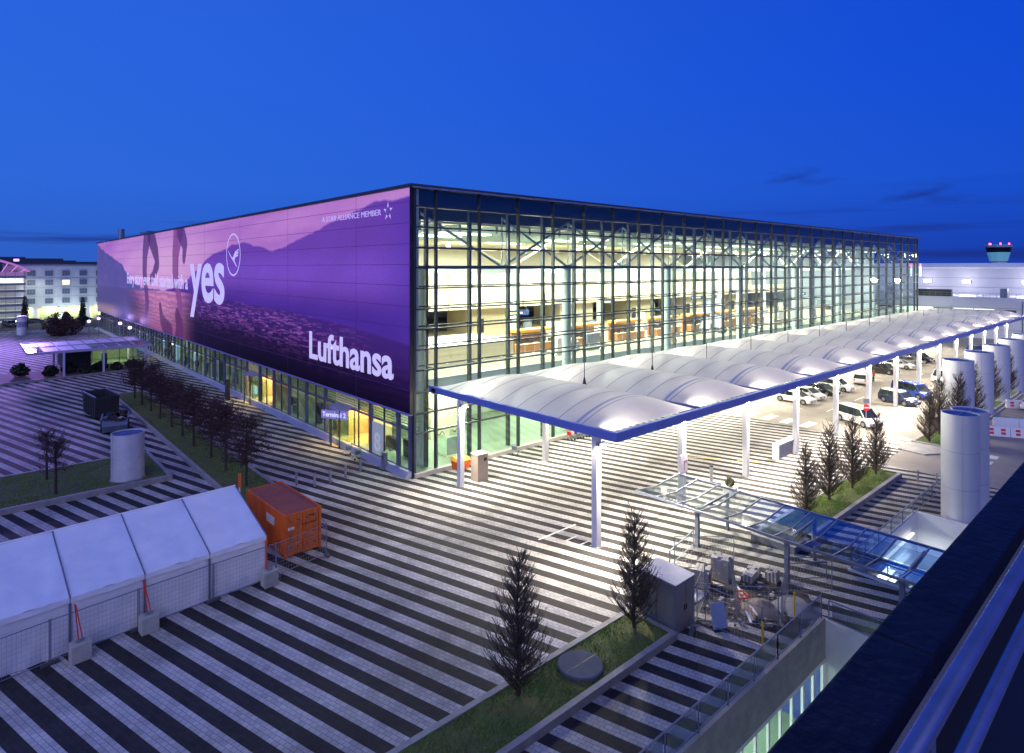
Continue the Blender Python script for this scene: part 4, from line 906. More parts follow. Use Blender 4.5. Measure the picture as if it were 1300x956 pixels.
for i in range(7):
    x1, x0 = -By * i - .02, -By * (i + 1) + .02
    cloth_panel((x0, -.06, Ze), (x1, -.06, Ze), (x1, Wd / 2, Zr), (x0, Wd / 2, Zr), 0.13).build('roof_panel', cloth, tent, smooth=True)
    cloth_panel((x1, Wd + .06, Ze), (x0, Wd + .06, Ze), (x0, Wd / 2, Zr), (x1, Wd / 2, Zr), 0.13).build('roof_panel', cloth, tent, smooth=True)
    cloth_panel((x0, 0, 0.02), (x1, 0, 0.02), (x1, 0, Ze - .24), (x0, 0, Ze - .24), 0.04).build('wall_panel', wallm, tent, smooth=True)
    cloth_panel((x0, -.07, Ze - .25), (x1, -.07, Ze - .25), (x1, -.065, Ze), (x0, -.065, Ze), 0.01, 8, 2).build('eave_flap', cloth, tent, smooth=True)
    cloth_panel((x1, Wd, 0.02), (x0, Wd, 0.02), (x0, Wd, Ze), (x1, Wd, Ze), 0.04).build('wall_panel', wallm, tent, smooth=True)
for i in range(8):
    x = -By * i; b = MB(); b.tube((x, -.07, Ze + .02), (x, Wd / 2, Zr + .02), 0.035, n=6); b.tube((x, Wd + .07, Ze + .02), (x, Wd / 2, Zr + .02), 0.035, n=6); b.build('rafter', 'bluesteel', tent)
    MB().box(x - .05, x + .05, -.05, .05, 0, Ze).build('post', 'bluesteel' if i else 'orange', tent)
g1 = MB().quad((0.0, 0, 0.02), (0.0, Wd, 0.02), (0.0, Wd, Ze), (0.0, Wd / 2, Zr), (0.0, 0, Ze)); g1.build('gable', wallm, tent)
MB().tube((-21, Wd / 2, Zr + .03), (0, Wd / 2, Zr + .03), 0.05, n=8).build('ridge', cloth, tent)
mesh_m = 'galv'
def fence_panel(a, b, label, z=2.0, grp='temporary fence panels along the tent', wires=True, tint=None):
    a = Vector((*a, 0)); b = Vector((*b, 0)); L = (b - a).length; t = thing('fence_panel', a, label, 'fence', grp, math.atan2(b.y - a.y, b.x - a.x))
    for x in (0.03, L - .03): MB().tube((x, 0, 0.08), (x, 0, z), 0.024, n=7).build('post', 'bluesteel', t)
    for zz_ in (0.16, z - 0.05): MB().tube((.03, 0, zz_), (L - .03, 0, zz_), 0.02, n=6).build('rail', 'bluesteel', t)
    if wires:
        w_ = MB(); n = int(L / 0.16)
        for i in range(1, n): w_.bar((L * i / n, 0, .17), (L * i / n, 0, z - .06), 0.0065)
        for i in range(1, 8): w_.bar((.03, .008, .16 + i * (z - .2) / 8), (L - .03, .008, .16 + i * (z - .2) / 8), 0.0065)
        o = w_.build('wire_mesh', 'galv', t); o['kind'] = 'stuff'
    MB().box(-.34, .34, -.11, .11, 0.005, .14).build('foot', mat('fence_foot', (0.10, 0.10, 0.10), 0.9, var=.3, vs=4), t, bevel=.02)
    return t
fp = [(-28.4, -10.35), (-24.94, -9.80), (-21.5, -9.42), (-18.05, -9.12), (-14.71, -8.92), (-11.39, -8.30)]
for i in range(5):
    fence_panel(fp[i], fp[i + 1], ['wire fence panel before the tent at the left picture edge', 'second wire fence panel before the tent from the left', 'third wire fence panel before the tent from the left', 'wire fence panel before the tent end near the orange container', 'wire fence panel before the doors of the orange container'][i])
fence_panel((-11.39, -8.25), (-11.0, -5.2), 'short fence panel beside the orange container', 2.0)
fence_panel((-14.9, -2.6), (-14.5, 0.4), 'fence panel behind the tent next to the container back', 2.0)
blk = mat('ballast', (0.46, 0.45, 0.42), 0.85, c2=(0.34, 0.36, 0.30), vs=3, bump=.2, bs=14)
for i, (x, y) in enumerate(((-23.9, -10.25), (-21.15, -9.85), (-15.25, -9.42))):
    t = thing('ballast_block', (x, y, 0), ['leftmost concrete ballast block before the tent', 'middle concrete ballast block before the tent', 'wire-caged ballast block at the right tent corner'][i], 'ballast block', 'tent ballast blocks', R(4))
    MB().box(-.38, .38, -.30, .30, 0.01, .80).build('block', blk, t, bevel=.03)
    MB().box(-.16, .16, -.03, .03, .82, .93).build('lifting_eye', 'galv', t)
    if i < 2:
        b = MB(); b.bar((-.05, 0, .82), (-.12, .45, 2.35), .05, .012); b.bar((.1, 0, .82), (-.08, .45, 2.3), .05, .012); b.build('strap', 'redstrap', t)
    else:
        b = MB()
        for k in range(6): b.bar((-.44 + .176 * k, -.34, 0.02), (-.44 + .176 * k, -.34, .86), .012)
        for k in range(5): b.bar((-.44, -.345, .05 + .2 * k), (.44, -.345, .05 + .2 * k), .012)
        b.build('cage', 'galv', t)
t = thing('warning_post', (-13.9, -0.2, 0), 'thin post with orange top behind the tent and container', 'post')
MB().tube((0, 0, 0), (0, 0, 2.6), .05, n=8).build('pole', 'white', t); MB().tube((0, 0, 2.6), (0, 0, 3.5), .09, n=10).build('beacon', 'orange', t)
for z in (1.0, 1.8): MB().tube((0, 0, z), (0, 0, z + .25), .055, n=8).build('band', 'black', t)

cont = thing('shipping_container', (-13.5, -7.05, 0), 'orange shipping container beside the white tent', 'container', rz=R(2))
orm = mat('container_orange', (0.80, 0.16, 0.014), 0.5, c2=(0.58, 0.10, 0.015), vs=1.4, bump=.1, bs=6); rustm = mat('container_roof', (0.42, 0.10, 0.05), 0.6, c2=(0.22, 0.09, 0.07), vs=1.1, bump=.12, bs=4)
CW, CL, CH = 2.35, 6.06, 2.59
def corr(n, amp, p, flip=False):
    """corrugated sheet through p(s, depth) -> point"""
    b = MB(); k = 0
    for i in range(n):
        for f, d in ((0, 0), (.3, 0), (.4, amp), (.7, amp), (.8, 0)):
            s = (i + f) / n
            for h in (0, 1): b.v.append(p(s, d, h))
    m = len(b.v) // 2
    for i in range(m - 1): b.f.append((2 * i, 2 * i + 1, 2 * i + 3, 2 * i + 2))
    return b
corr(18, .04, lambda s, d, h: (0.02 + d, .08 + (CL - .16) * s, .18 + (CH - .3) * h)).build('side_sheet', orm, cont)
corr(18, .04, lambda s, d, h: (CW - .02 - d, .08 + (CL - .16) * s, .18 + (CH - .3) * h)).build('side_sheet', orm, cont)
corr(8, .04, lambda s, d, h: (.08 + (CW - .16) * s, CL - .02 - d, .18 + (CH - .3) * h)).build('end_sheet', orm, cont)
corr(22, .025, lambda s, d, h: (.05 + (CW - .1) * h, .08 + (CL - .16) * s, CH - .05 - d)).build('roof_sheet', rustm, cont)
b = MB()
for x in (0, CW - .14):
    for y in (0, CL - .14): b.box(x, x + .14, y, y + .14, 0.12, CH)
for x in (0.003, CW - .083): b.box(x, x + .08, .14, CL - .14, .1, .26); b.box(x, x + .08, .14, CL - .14, CH - .12, CH - .003)
for y in (0.003, CL - .083): b.box(.14, CW - .14, y, y + .08, .1, .24); b.box(.14, CW - .14, y, y + .08, CH - .14, CH - .006)
b.build('frame', orm, cont)
for x in (0, CW - .18):
    for y in (-.004, CL - .176):
        for z in (0.01, CH - .118): MB().box(x - .004, x + .184, y, y + .18, z, z + .122).build('corner_casting', orm, cont)
for i in range(2):
    x0 = .15 + i * 1.03; d = MB().box(x0, x0 + 1.0, .05, .09, .25, CH - .16).build('door', orm, cont)
    for z in (.55, 1.0, 1.45, 1.9): MB().box(x0 + .05, x0 + .95, .035, .049, z, z + .22).build('door_rib', orm, d)
    for x in (x0 + .25, x0 + .72):
        MB().tube((x, .02, .2), (x, .02, CH - .12), .018, n=8).build('lock_rod', 'galv', d)
        for z in (.5, 1.2, 2.1): MB().box(x - .06, x + .06, .0, .034, z, z + .07).build('rod_bracket', mat('dark_orange', (0.25, .06, .01), .6), d)
    MB().box(x0 + .3, x0 + .7, -.005, .01, .95, 1.0).build('lock_handle', 'galv', d)
MB().box(.22, .62, .028, .033, 1.62, 1.78).build('label_plate', 'white', cont); MB().box(.2, .5, .028, .033, .42, .72).build('label_plate', 'galv', cont)
MB().box(-.012, .015, 1.5, 2.7, 1.55, 2.05).build('side_label', 'white', cont)
for (x, z, s) in ((1.75, 2.16, .10), (1.35, 1.72, .09), (1.85, 1.72, .09)):
    o = text('SCZU 4130', s, 'black', cont, .002, 0, 'lettering') if False else MB().box(x - .2, x + .2, .026, .031, z, z + s).build('lettering_plate', mat('print_dark', (0.12, .05, .02), .6), cont)

# two dark roll-off skips on the left
def skip(loc, rz, label, l=5.2, w=2.3, h=1.9, load=False, slope=False):
    t = thing('roll_off_skip', loc, label, 'skip', 'two dark skips', rz); dm = mat('skip_paint', (0.022, 0.028, 0.03), .55, c2=(0.05, 0.04, 0.035), vs=1.2)
    hf = .95 if slope else h
    b = MB(); P_ = lambda x, z: [(x, -w / 2, z), (x, w / 2, z)]
    pr = [(0 if not slope else .9, h), (0, hf * .9), (.35, .18), (l - .35, .18), (l, hf), (l if not slope else l - .9, h)]
    for s in (-1, 1):
        y = s * w / 2; o = MB().add([(x, y, z) for x, z in pr] + [(x, y - s * .07, z) for x, z in pr], [tuple(range(6)), tuple(range(6, 12))] + [(i, (i + 1) % 6, 6 + (i + 1) % 6, 6 + i) for i in range(6)]).build('side_wall', dm, t)
        for i in range(6): MB().box(.6 + i * .75, .68 + i * .75, y + (.003 if s > 0 else -.073), y + (.073 if s > 0 else -.003), .25, h - .1).build('rib', dm, t)
        MB().box(.0 if not slope else .9, l if not slope else l - .9, y - .08, y + .08, h, h + .1).build('top_rail', 'bluesteel', t)
    for (x0, z0), (x1, z1) in ((pr[0], pr[1]), (pr[1], pr[2]), (pr[2], pr[3]), (pr[3], pr[4]), (pr[4], pr[5])):
        MB().add([(x0, -w / 2 + .075, z0), (x0, w / 2 - .075, z0), (x1, w / 2 - .075, z1), (x1, -w / 2 + .075, z1)], [(0, 1, 2, 3)]).build('plate', 'bluesteel' if slope and x0 < 1 else dm, t)
    if load:
        rnd = random.Random(4)
        for i in range(40):
            x, y = rnd.uniform(.6, l - .6), rnd.uniform(-w / 2 + .3, w / 2 - .3); s = rnd.uniform(.1, .35); MB().box(-s, s, -s * .6, s * .6, -s * .3, s * .3).build('rubble', ('bark', 'concrete', 'redtwig', 'black')[i % 4], t, loc=(x, y, 1.2 + rnd.uniform(-.3, .3)), rz=rnd.uniform(0, 3))
    return t
skip((-15.6, 40.4, 0.02), R(96), 'tall dark open skip on the left plaza', 5.6, 2.4, 2.5)
skip((-16.2, 31.9, 0.02), R(80), 'low dark skip with sloping ends and rubble in it', 5.0, 2.4, 1.35, True, True)

# ================================================================== PAVILION WITH FLAT CANOPY (left)
pv = thing('entrance_pavilion', (-11, 80, 0), 'flat panelled canopy on posts over a lit glass pavilion at left', 'pavilion')
def V_(b, n, m, **k): o = b.build(n, m, pv, **k); o.location = (11, -80, 0); return o
lav = mat('pavilion_panel', (0.62, 0.58, 0.72), .45, var=.08, vs=.6)
nP = 8
for i in range(nP):
    x0 = -20.9 + i * 2.1
    for j, (y0, y1) in enumerate(((76.5, 84.0), (84.3, 92))):
        if i in (0,) and j == 0: mt = 'glassb'
        elif i > 3 and j == 0: mt = 'glassb'
        else: mt = lav
        V_(MB().box(x0 + .06, x0 + 2.04, y0, y1, 4.10, 4.17), 'roof_panel', mt)
for i in range(nP + 1): V_(MB().box(-20.9 + i * 2.1 - .06, -20.9 + i * 2.1 + .06, 76.3, 92.2, 3.9, 4.25), 'roof_rib', 'bluesteel')
for y in (76.1, 84.15, 92.2): V_(MB().box(-21.0, -4.0, y - .1, y + .1, 3.88, 4.28), 'roof_beam', mat('lavender_beam', (0.42, 0.40, 0.55), .45))
for i in range(5): V_(MB().box(-4.0 + i * 2.0 - .05, -4.0 + i * 2 + .05, 77, 92, 4.3 + .05 * i, 4.4 + .05 * i), 'link_rib', 'bluesteel')
for x in (-16.3, -11.0, -5.0):
    for y in (76.2, 91.5): V_(MB().box(x - .14, x + .14, y - .14, y + .14, 0, 3.88), 'post', mat('pale_post', (0.55, 0.53, 0.66), .45))
V_(MB().box(-11.4, -3.0, 86.4, 95, 0.02, .12), 'floor', 'gfloor'); V_(MB().box(-11.4, -3, 94.8, 95, .1, 3.4), 'rear_wall', MATS['pale_green_wall'])
V_(MB().box(-15.5, -11.5, 86, 95, 0, 3.3), 'dark_core', mat('dark_core', (0.05, .05, .06), .5)); V_(MB().box(-11.5, -2.9, 86.2, 95.1, 3.4, 3.6), 'soffit', 'white')
for i in range(5): V_(MB().box(-11.35 + i * 2.08 - .04, -11.35 + i * 2.08 + .04, 86.28, 86.38, .1, 3.4), 'mullion', 'steel')
for i in range(4): V_(MB().box(-11.3 + i * 2.08, -11.3 + i * 2.08 + 1.98, 86.32, 86.335, .12, 3.38), 'pane', 'glassl')
V_(MB().box(-9.6, -8.8, 88, 88.6, .1, 1.9), 'ticket_machine', mat('machine_teal', (.10, .25, .25), .5))
V_(MB().box(-10, -4, 89.5, 89.9, 3.3, 3.38), 'luminaire', 'glowsoft'); area('pavilion_light', (-7 + 11, 89.7 - 80, 3.25), 7, 1, 240, (1, .95, .6), parent=pv)
struct(MB().prism([(-26, 73.4), (-5.5, 76.0), (-4.6, 79.8), (-9, 85.6), (-27, 86)], -.02, .012).build('red_paving', mat('red_setts', (0.16, 0.085, 0.09), .8, var=.3, vs=1.5)))
struct(MB().bar((-25.5, 73.6, .15), (-5.5, 76.2, .15), .3, .34).build('bed_kerb', 'kerb'))
# ================================================================== BACKGROUND BUILDINGS
hot = thing('hotel_building', (-10, 206, 0), 'pale five-storey hotel with square windows behind the plaza at left', 'hotel')
def Hh(b, n, m, parent=None, **k):
    o = b.build(n, m, parent or hot, **k); o.location = (10, -206, 0) if parent is None else (0, 0, 0); return o
hw = mat('hotel_panel', (0.62, 0.66, 0.68), .5, var=.12, vs=.3)
Hh(MB().box(-19, 30, 206, 222, 4.6, 18.0), 'wall', hw)
Hh(MB().box(-19.3, 30, 205.7, 222.3, 18.0, 18.5), 'roof', 'bluesteel')
Hh(MB().box(-18, 30, 209, 222, 0, 4.6), 'ground_floor_wall', mat('warm_wall', (0.72, .62, .45), .6))
for x in range(-19, 30, 7): Hh(MB().box(x, x + 1.1, 206.1, 207.2, 0, 4.6), 'pillar', hw)
litm = mat('lit_window', (1, .9, .6), .4, emit=(1, .86, .5), es=1.5); dkw = mat('hotel_glass', (0.16, .20, .26), .25)
for i, x in enumerate((-18.0, -13.6, -9.0, -4.5, 0.2, 4.8, 9.4)):
    for j, z in enumerate((5.6, 8.6, 11.6, 14.6)):
        lit = (i, j) == (3, 2); w_ = Hh(MB().box(x, x + 2.1, 205.86, 205.99, z, z + 1.75), 'window', 'galv')
        for a in range(3):
            for c in range(2): Hh(MB().box(x + .1 + .66 * a, x + .68 + .66 * a, 205.80, 205.855, z + .1 + .82 * c, z + .84 + .82 * c), 'pane', litm if lit else dkw, w_)
for z in (7.9, 10.9, 13.9): Hh(MB().box(-19, 30, 205.93, 205.995, z, z + .05), 'panel_joint', 'bluesteel')
for x in (-17, -10.3, -3.3, 3.8): Hh(MB().box(x, x + 5.2, 207.3, 207.34, .3, 4.2), 'shopfront_pane', 'glassl'); Hh(MB().box(x + .5, x + 4.7, 208, 208.3, 4.3, 4.4), 'luminaire', 'glowsoft')
for x in (-14, -7, 0, 7): area('hotel_light', (x + 10, 207.6 - 206, 4.2), 5, 1.2, 700, (1, .9, .62), parent=hot)
for x in (-16, -4, 8):  # ground lights added only to brighten the hotel front
    b = Hh(MB().box(x, x + .5, 201.0, 201.5, 0.0, .3), 'added_wall_light', 'galv')
    area('hotel_wall_fill', (x + 10.25, 201.2 - 206, .36), 2.5, .4, 700, (.86, 1, .95), (R(152), 0, 0), parent=hot)
glb = thing('glass_office', (-18, 196, 0), 'brightly lit glass building with pink arched roof at left edge', 'building')
def Gb(b, n, m, **k): o = b.build(n, m, glb, **k); o.location = (24, -196, 0); return o
for k in range(7):
    Gb(MB().box(-45, -20.5, 197, 214, 1.6 + 2.15 * k, 1.85 + 2.15 * k), 'floor_slab', 'white'); Gb(MB().box(-45, -20.4, 196.9, 197, 1.2 + 2.15 * k, 1.9 + 2.15 * k), 'sun_louvre', 'galv')
    Gb(MB().box(-44, -21, 199, 199.4, 1.35 + 2.15 * k, 1.45 + 2.15 * k), 'luminaire', mat('office_lamp', (1, 1, 1), .4, emit=(.9, 1, .95), es=6))
for i in range(12): Gb(MB().box(-45 + 2.2 * i, -44.88 + 2.2 * i, 196.75, 196.89, 0, 16), 'mullion', 'galv')
Gb(MB().box(-45, -20.5, 205, 205.3, 0, 16), 'core_wall', 'white')
b = MB(); n = 14
for i in range(n + 1):
    t = i / n; x = -46 + 26.5 * t; z = 16 + 6.6 * math.sin(math.pi * (0.5 + 0.5 * t)) ** .75
    for y in (195.5, 215): b.v.append((x, y, z))
for i in range(n): b.f.append((2 * i, 2 * i + 1, 2 * i + 3, 2 * i + 2))
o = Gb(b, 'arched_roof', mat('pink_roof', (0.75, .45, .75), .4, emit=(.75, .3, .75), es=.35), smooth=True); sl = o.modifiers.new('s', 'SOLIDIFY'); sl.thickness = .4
b = MB()
for i in range(n): 
    x0, z0 = b.v and 0 or 0, 0
for i in range(0, 12):
    t = i / 12; x = -46 + 26.5 * t; z = 16 + 6.6 * math.sin(math.pi * (0.5 + 0.5 * t)) ** .75
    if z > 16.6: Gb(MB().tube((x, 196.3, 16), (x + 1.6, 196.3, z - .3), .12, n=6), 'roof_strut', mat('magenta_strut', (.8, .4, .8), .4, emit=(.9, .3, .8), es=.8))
area('office_light', (0, 4, 14), 20, 6, 1500, (.92, 1, .97), parent=glb)
# added violet spot and glowing block on the roof edge, to tint the plaza
fl_ = Gb(MB().box(-23.5, -22.0, 194.6, 195.4, 19.2, 20.0), 'added_violet_block', 'galv'); MB().box(-23.4, -22.1, 194.52, 194.595, 19.25, 19.95).build('floodlight_glass', mat('violet_fill_glow', (.8, .5, 1), .4, emit=(.6, .25, 1), es=3), fl_)
l_ = bpy.data.lights.new('violet_fill_spot', 'SPOT'); l_.energy = 330000; l_.color = (.46, .26, 1); l_.spot_size = R(34); l_.spot_blend = 1.0; l_.shadow_soft_size = 5.0; lo_ = bpy.data.objects.new('violet_fill_spot', l_); COL.objects.link(lo_); lo_.parent = glb; lo_.location = (-22.7 + 24, 194.0 - 196, 19.6)
lo_.rotation_euler = (Vector((-16.7, 194, 19.6)) - Vector((-40, 60, 0))).to_track_quat('Z', 'Y').to_euler()
tt = thing('info_column', (-17.3, 158.4, 0), 'white advertising column with dark print left of the bush', 'advertising column')
MB().tube((0, 0, 0), (0, 0, 4.6), 1.05, n=24).build('drum', 'white', tt, smooth=False); MB().tube((0, 0, 4.6), (0, 0, 4.85), 1.15, n=24).build('cap', 'galv', tt); MB().tube((0, 0, 2.0), (0, 0, 3.4), 1.06, n=24).build('poster', mat('poster', (.14, .13, .25), .5, c2=(.5, .5, .6), vs=1.5), tt)
for i, (x, y) in enumerate(((-3.2, 140), (-1.6, 121), (-1.9, 108), (-6.2, 132))):
    t = thing('plaza_lantern', (x, y, 0), ['farthest', 'nearest', 'second nearest', 'leftmost'][i] + ' round lantern on the plaza behind the pavilion', 'lantern', 'lanterns behind the pavilion')
    MB().tube((0, 0, 0), (0, 0, 4.2), .09, n=8).build('pole', 'bluesteel', t); b = MB(); b.lathe([(0, 4.2), (.28, 4.26), (.40, 4.55), (.28, 4.84), (0, 4.9)], 16); b.build('globe', mat('globe', (.8, .7, .95), .4, emit=(.8, .6, 1), es=2.0), t, smooth=True)
    l_ = bpy.data.lights.new('lantern_light', 'POINT'); l_.energy = 380; l_.color = (.62, .40, 1); l_.shadow_soft_size = .62; lo_ = bpy.data.objects.new('lantern_light', l_); COL.objects.link(lo_); lo_.parent = t; lo_.location = (0, 0, 5.9)
for i, (x, y, w_, h) in enumerate(((-2.2, 41.3, .95, 2.7), (-.62, 3.6, .5, 1.4))):
    t = thing('info_stele', (x, y, 0), ['tall black information stele by the far revolving door', 'grey waste bin by the terminal corner'][i], ['stele', 'bin'][i])
    MB().box(-.18, .18, -w_ / 2, w_ / 2, 0, h).build('panel', 'black' if i == 0 else 'galv', t, bevel=.02); MB().box(-.3, .3, -w_ / 2 - .1, w_ / 2 + .1, 0, .06).build('base', 'galv', t)
    MB().box(-.19, -.182, -w_ / 2 + .1, w_ / 2 - .1, h * .55, h * .85).build('face', mat('stele_face', (.1, .11, .14), .2), t)

# right: pale pier building with floodlights, control tower, skyline
pier = thing('pier_building', (150, 20, 0), 'long pale pier building with bright floodlights behind the terminal at right', 'building')
def Pi(b, n, m, **k): o = b.build(n, m, pier, **k); o.location = (-150, -20, 0); return o
pw = mat('pier_panel', (0.60, 0.60, 0.66), .5, var=.08, vs=.2)
Pi(MB().box(176, 192, -80, 60, 0, 17.0), 'upper_block', pw)
Pi(MB().box(175.6, 193, -80.5, 60, 17.0, 17.5), 'roof', 'white'); Pi(MB().box(182, 192, -40, 60, 17.5, 18.6), 'roof_step', 'white'); Pi(MB().box(181, 191.5, -80, -42, 17.5, 18.0), 'roof_step', 'bluesteel')
Pi(MB().box(158, 175.9, -16, 60, 0, 10.0), 'lower_block', pw); Pi(MB().box(157.8, 175.8, -80, -16.2, 0, 9.2), 'lower_block', mat('pier_panel_b', (0.42, .43, .52), .5, var=.08, vs=.2))
for z in (2.3, 5.0, 7.5): Pi(MB().box(157.93, 157.99, -15.9, 60, z, z + .07), 'panel_joint', 'bluesteel')
for z in (12, 14.5): Pi(MB().box(175.93, 175.99, -80, 60, z, z + .08), 'panel_joint', 'bluesteel')
for i in range(14):
    y = -15 + 4.2 * i; Pi(MB().box(157.9, 157.97, y, y + 3.9, 5.3, 7.2), 'window', mat('pier_lit', (1, 1, .85), .4, emit=(.95, 1, .7), es=1.1) if i % 3 else 'carglass')
for i in range(8): y = -70 + 6.6 * i; Pi(MB().box(157.66, 157.79, y, y + 4.5, 5.0, 8.0), 'window', mat('pier_dim', (.5, .42, .35), .4, emit=(1, .75, .45), es=.5) if i % 2 else 'carglass')
b = MB()
for i in range(60): b.box(158.2, 158.25, -15 + 1.25 * i, -14.95 + 1.25 * i, 10, 11.1)
b.box(158.2, 158.26, -16, 60, 11.05, 11.12); b.box(158.2, 158.26, -16, 60, 10.5, 10.54); Pi(b, 'roof_railing', 'bluesteel')
Pi(MB().box(159, 160, -2, 6, 10, 11.8), 'roof_unit', 'black'); Pi(MB().box(160, 162, -13, -11.6, 10, 12.2), 'roof_unit', 'bluesteel')
for i, y in enumerate((7.2, -1.8, -14.5, -20.5)):
    l = Pi(MB().box(175.2, 175.9, y - .9, y + .9, 13.2, 13.9), 'floodlight', 'galv'); MB().box(175.15, 175.195, y - .85, y + .85, 13.25, 13.85).build('floodlight_glass', mat('flood_cool', (1, 1, 1), .4, emit=(1, .96, .86), es=60), l)
    area('pier_flood', (174.6 - 150, y - 20, 13.5), 1.2, .8, 1000, (1, .96, .9), (0, R(65), 0), parent=pier)
    l_ = bpy.data.lights.new('pier_wall_fill', 'POINT'); l_.energy = 420; l_.shadow_soft_size = .3; l_.color = (1, .96, .92); lo_ = bpy.data.objects.new('pier_wall_fill', l_); COL.objects.link(lo_); lo_.parent = pier; lo_.location = (172.5 - 150, y - 20, 13.8)  # point light added off the wall to brighten it, without a fixture
tw = thing('control_tower', (502, 47, 0), 'airport control tower with flared glass cab and red lights far right', 'control tower')
MB().tube((0, 0, 0), (0, 0, 22), 5.2, n=24).build('shaft', pw, tw, smooth=True)
MB().lathe([(0, 21.5), (6.3, 21.5), (8.2, 27.5), (8.2, 27.6)], 10).build('cab_base', mat('tower_teal', (.25, .55, .62), .3, emit=(.2, .6, .75), es=.25), tw)
MB().lathe([(8.2, 27.6), (9.0, 31.0), (9.0, 31.05)], 10).build('cab_glass', 'carglass', tw)
MB().lathe([(0, 31.0), (10.0, 31.0), (10.2, 32.4), (9.5, 32.8), (0, 32.9)], 10).build('cab_roof', mat('tower_roof', (.35, .45, .5), .4), tw)
red = mat('beacon_red', (1, .1, .1), .4, emit=(1, .05, .12), es=14)
for a in (60, 130, 200, 280): MB().tube((7 * math.cos(R(a)), 7 * math.sin(R(a)), 32.8), (7 * math.cos(R(a)), 7 * math.sin(R(a)), 33.9), .5, n=8).build('beacon', red, tw)
tw.scale = (.8, .8, 1)
t = thing('mast_light', (186, -13.2, 17.5), 'short roof mast with a bright lamp before the control tower', 'mast'); MB().tube((0, 0, 0), (0, 0, 3.0), .12, n=8).build('mast', 'white', t); MB().lathe([(0, 2.9), (.5, 3.0), (.7, 3.8), (0, 4.0)], 12).build('lamp', mat('mast_lamp', (1, 1, 1), .4, emit=(1, .98, .9), es=10), t); MB().box(-1.2, 1.2, -1.2, 1.2, 0, .5).build('base', 'bluesteel', t)
t = thing('mast_light', (137, -0.9, 16), 'small lamp at the far end of the glass facade', 'mast'); MB().tube((0, .5, 0), (0, 0, 0), .06, n=6).build('arm', 'white', t); MB().tube((0, 0, -.6), (0, 0, 1.6), .15, n=8).build('lamp', mat('end_lamp', (1, 1, 1), .4, emit=(.7, .95, 1), es=3), t); MB().tube((0, 0, 1.6), (0, 0, 2.2), .12, n=8).build('beacon', red, t)
rnd = random.Random(3)
for i in range(26):
    if 3 < i < 21: continue
    d = rnd.uniform(520, 900); px = -20 + i * 54 + rnd.uniform(-15, 15); X = (px - 650) / 774 * d
    wx = -27.62 + X * .74636 + d * .66554; wy = -43.34 - X * .66554 + d * .74636; h = rnd.uniform(8, 19) + (8 if px < 130 else 3 if px > 1150 else 0)
    t = thing('distant_hangar', (wx, wy, 0), {0: 'leftmost', 1: 'second', 2: 'third', 3: 'rightmost'}[i] + ' low dark building on the skyline above the hotel' if i < 4 else ['first', 'second', 'third', 'fourth', 'fifth'][i - 21] + ' low dark building on the right skyline counted from the terminal end', 'building', 'distant skyline buildings'); wd = rnd.uniform(24, 60)
    MB().box(-wd, wd, -14, 14, 0, h).build('wall', mat('far_dark', (.06, .07, .10), .8), t); MB().box(-wd * .5, wd * .2, -8, 8, h, h + rnd.uniform(.8, 2.5)).build('roof_unit', MATS['far_dark'], t)

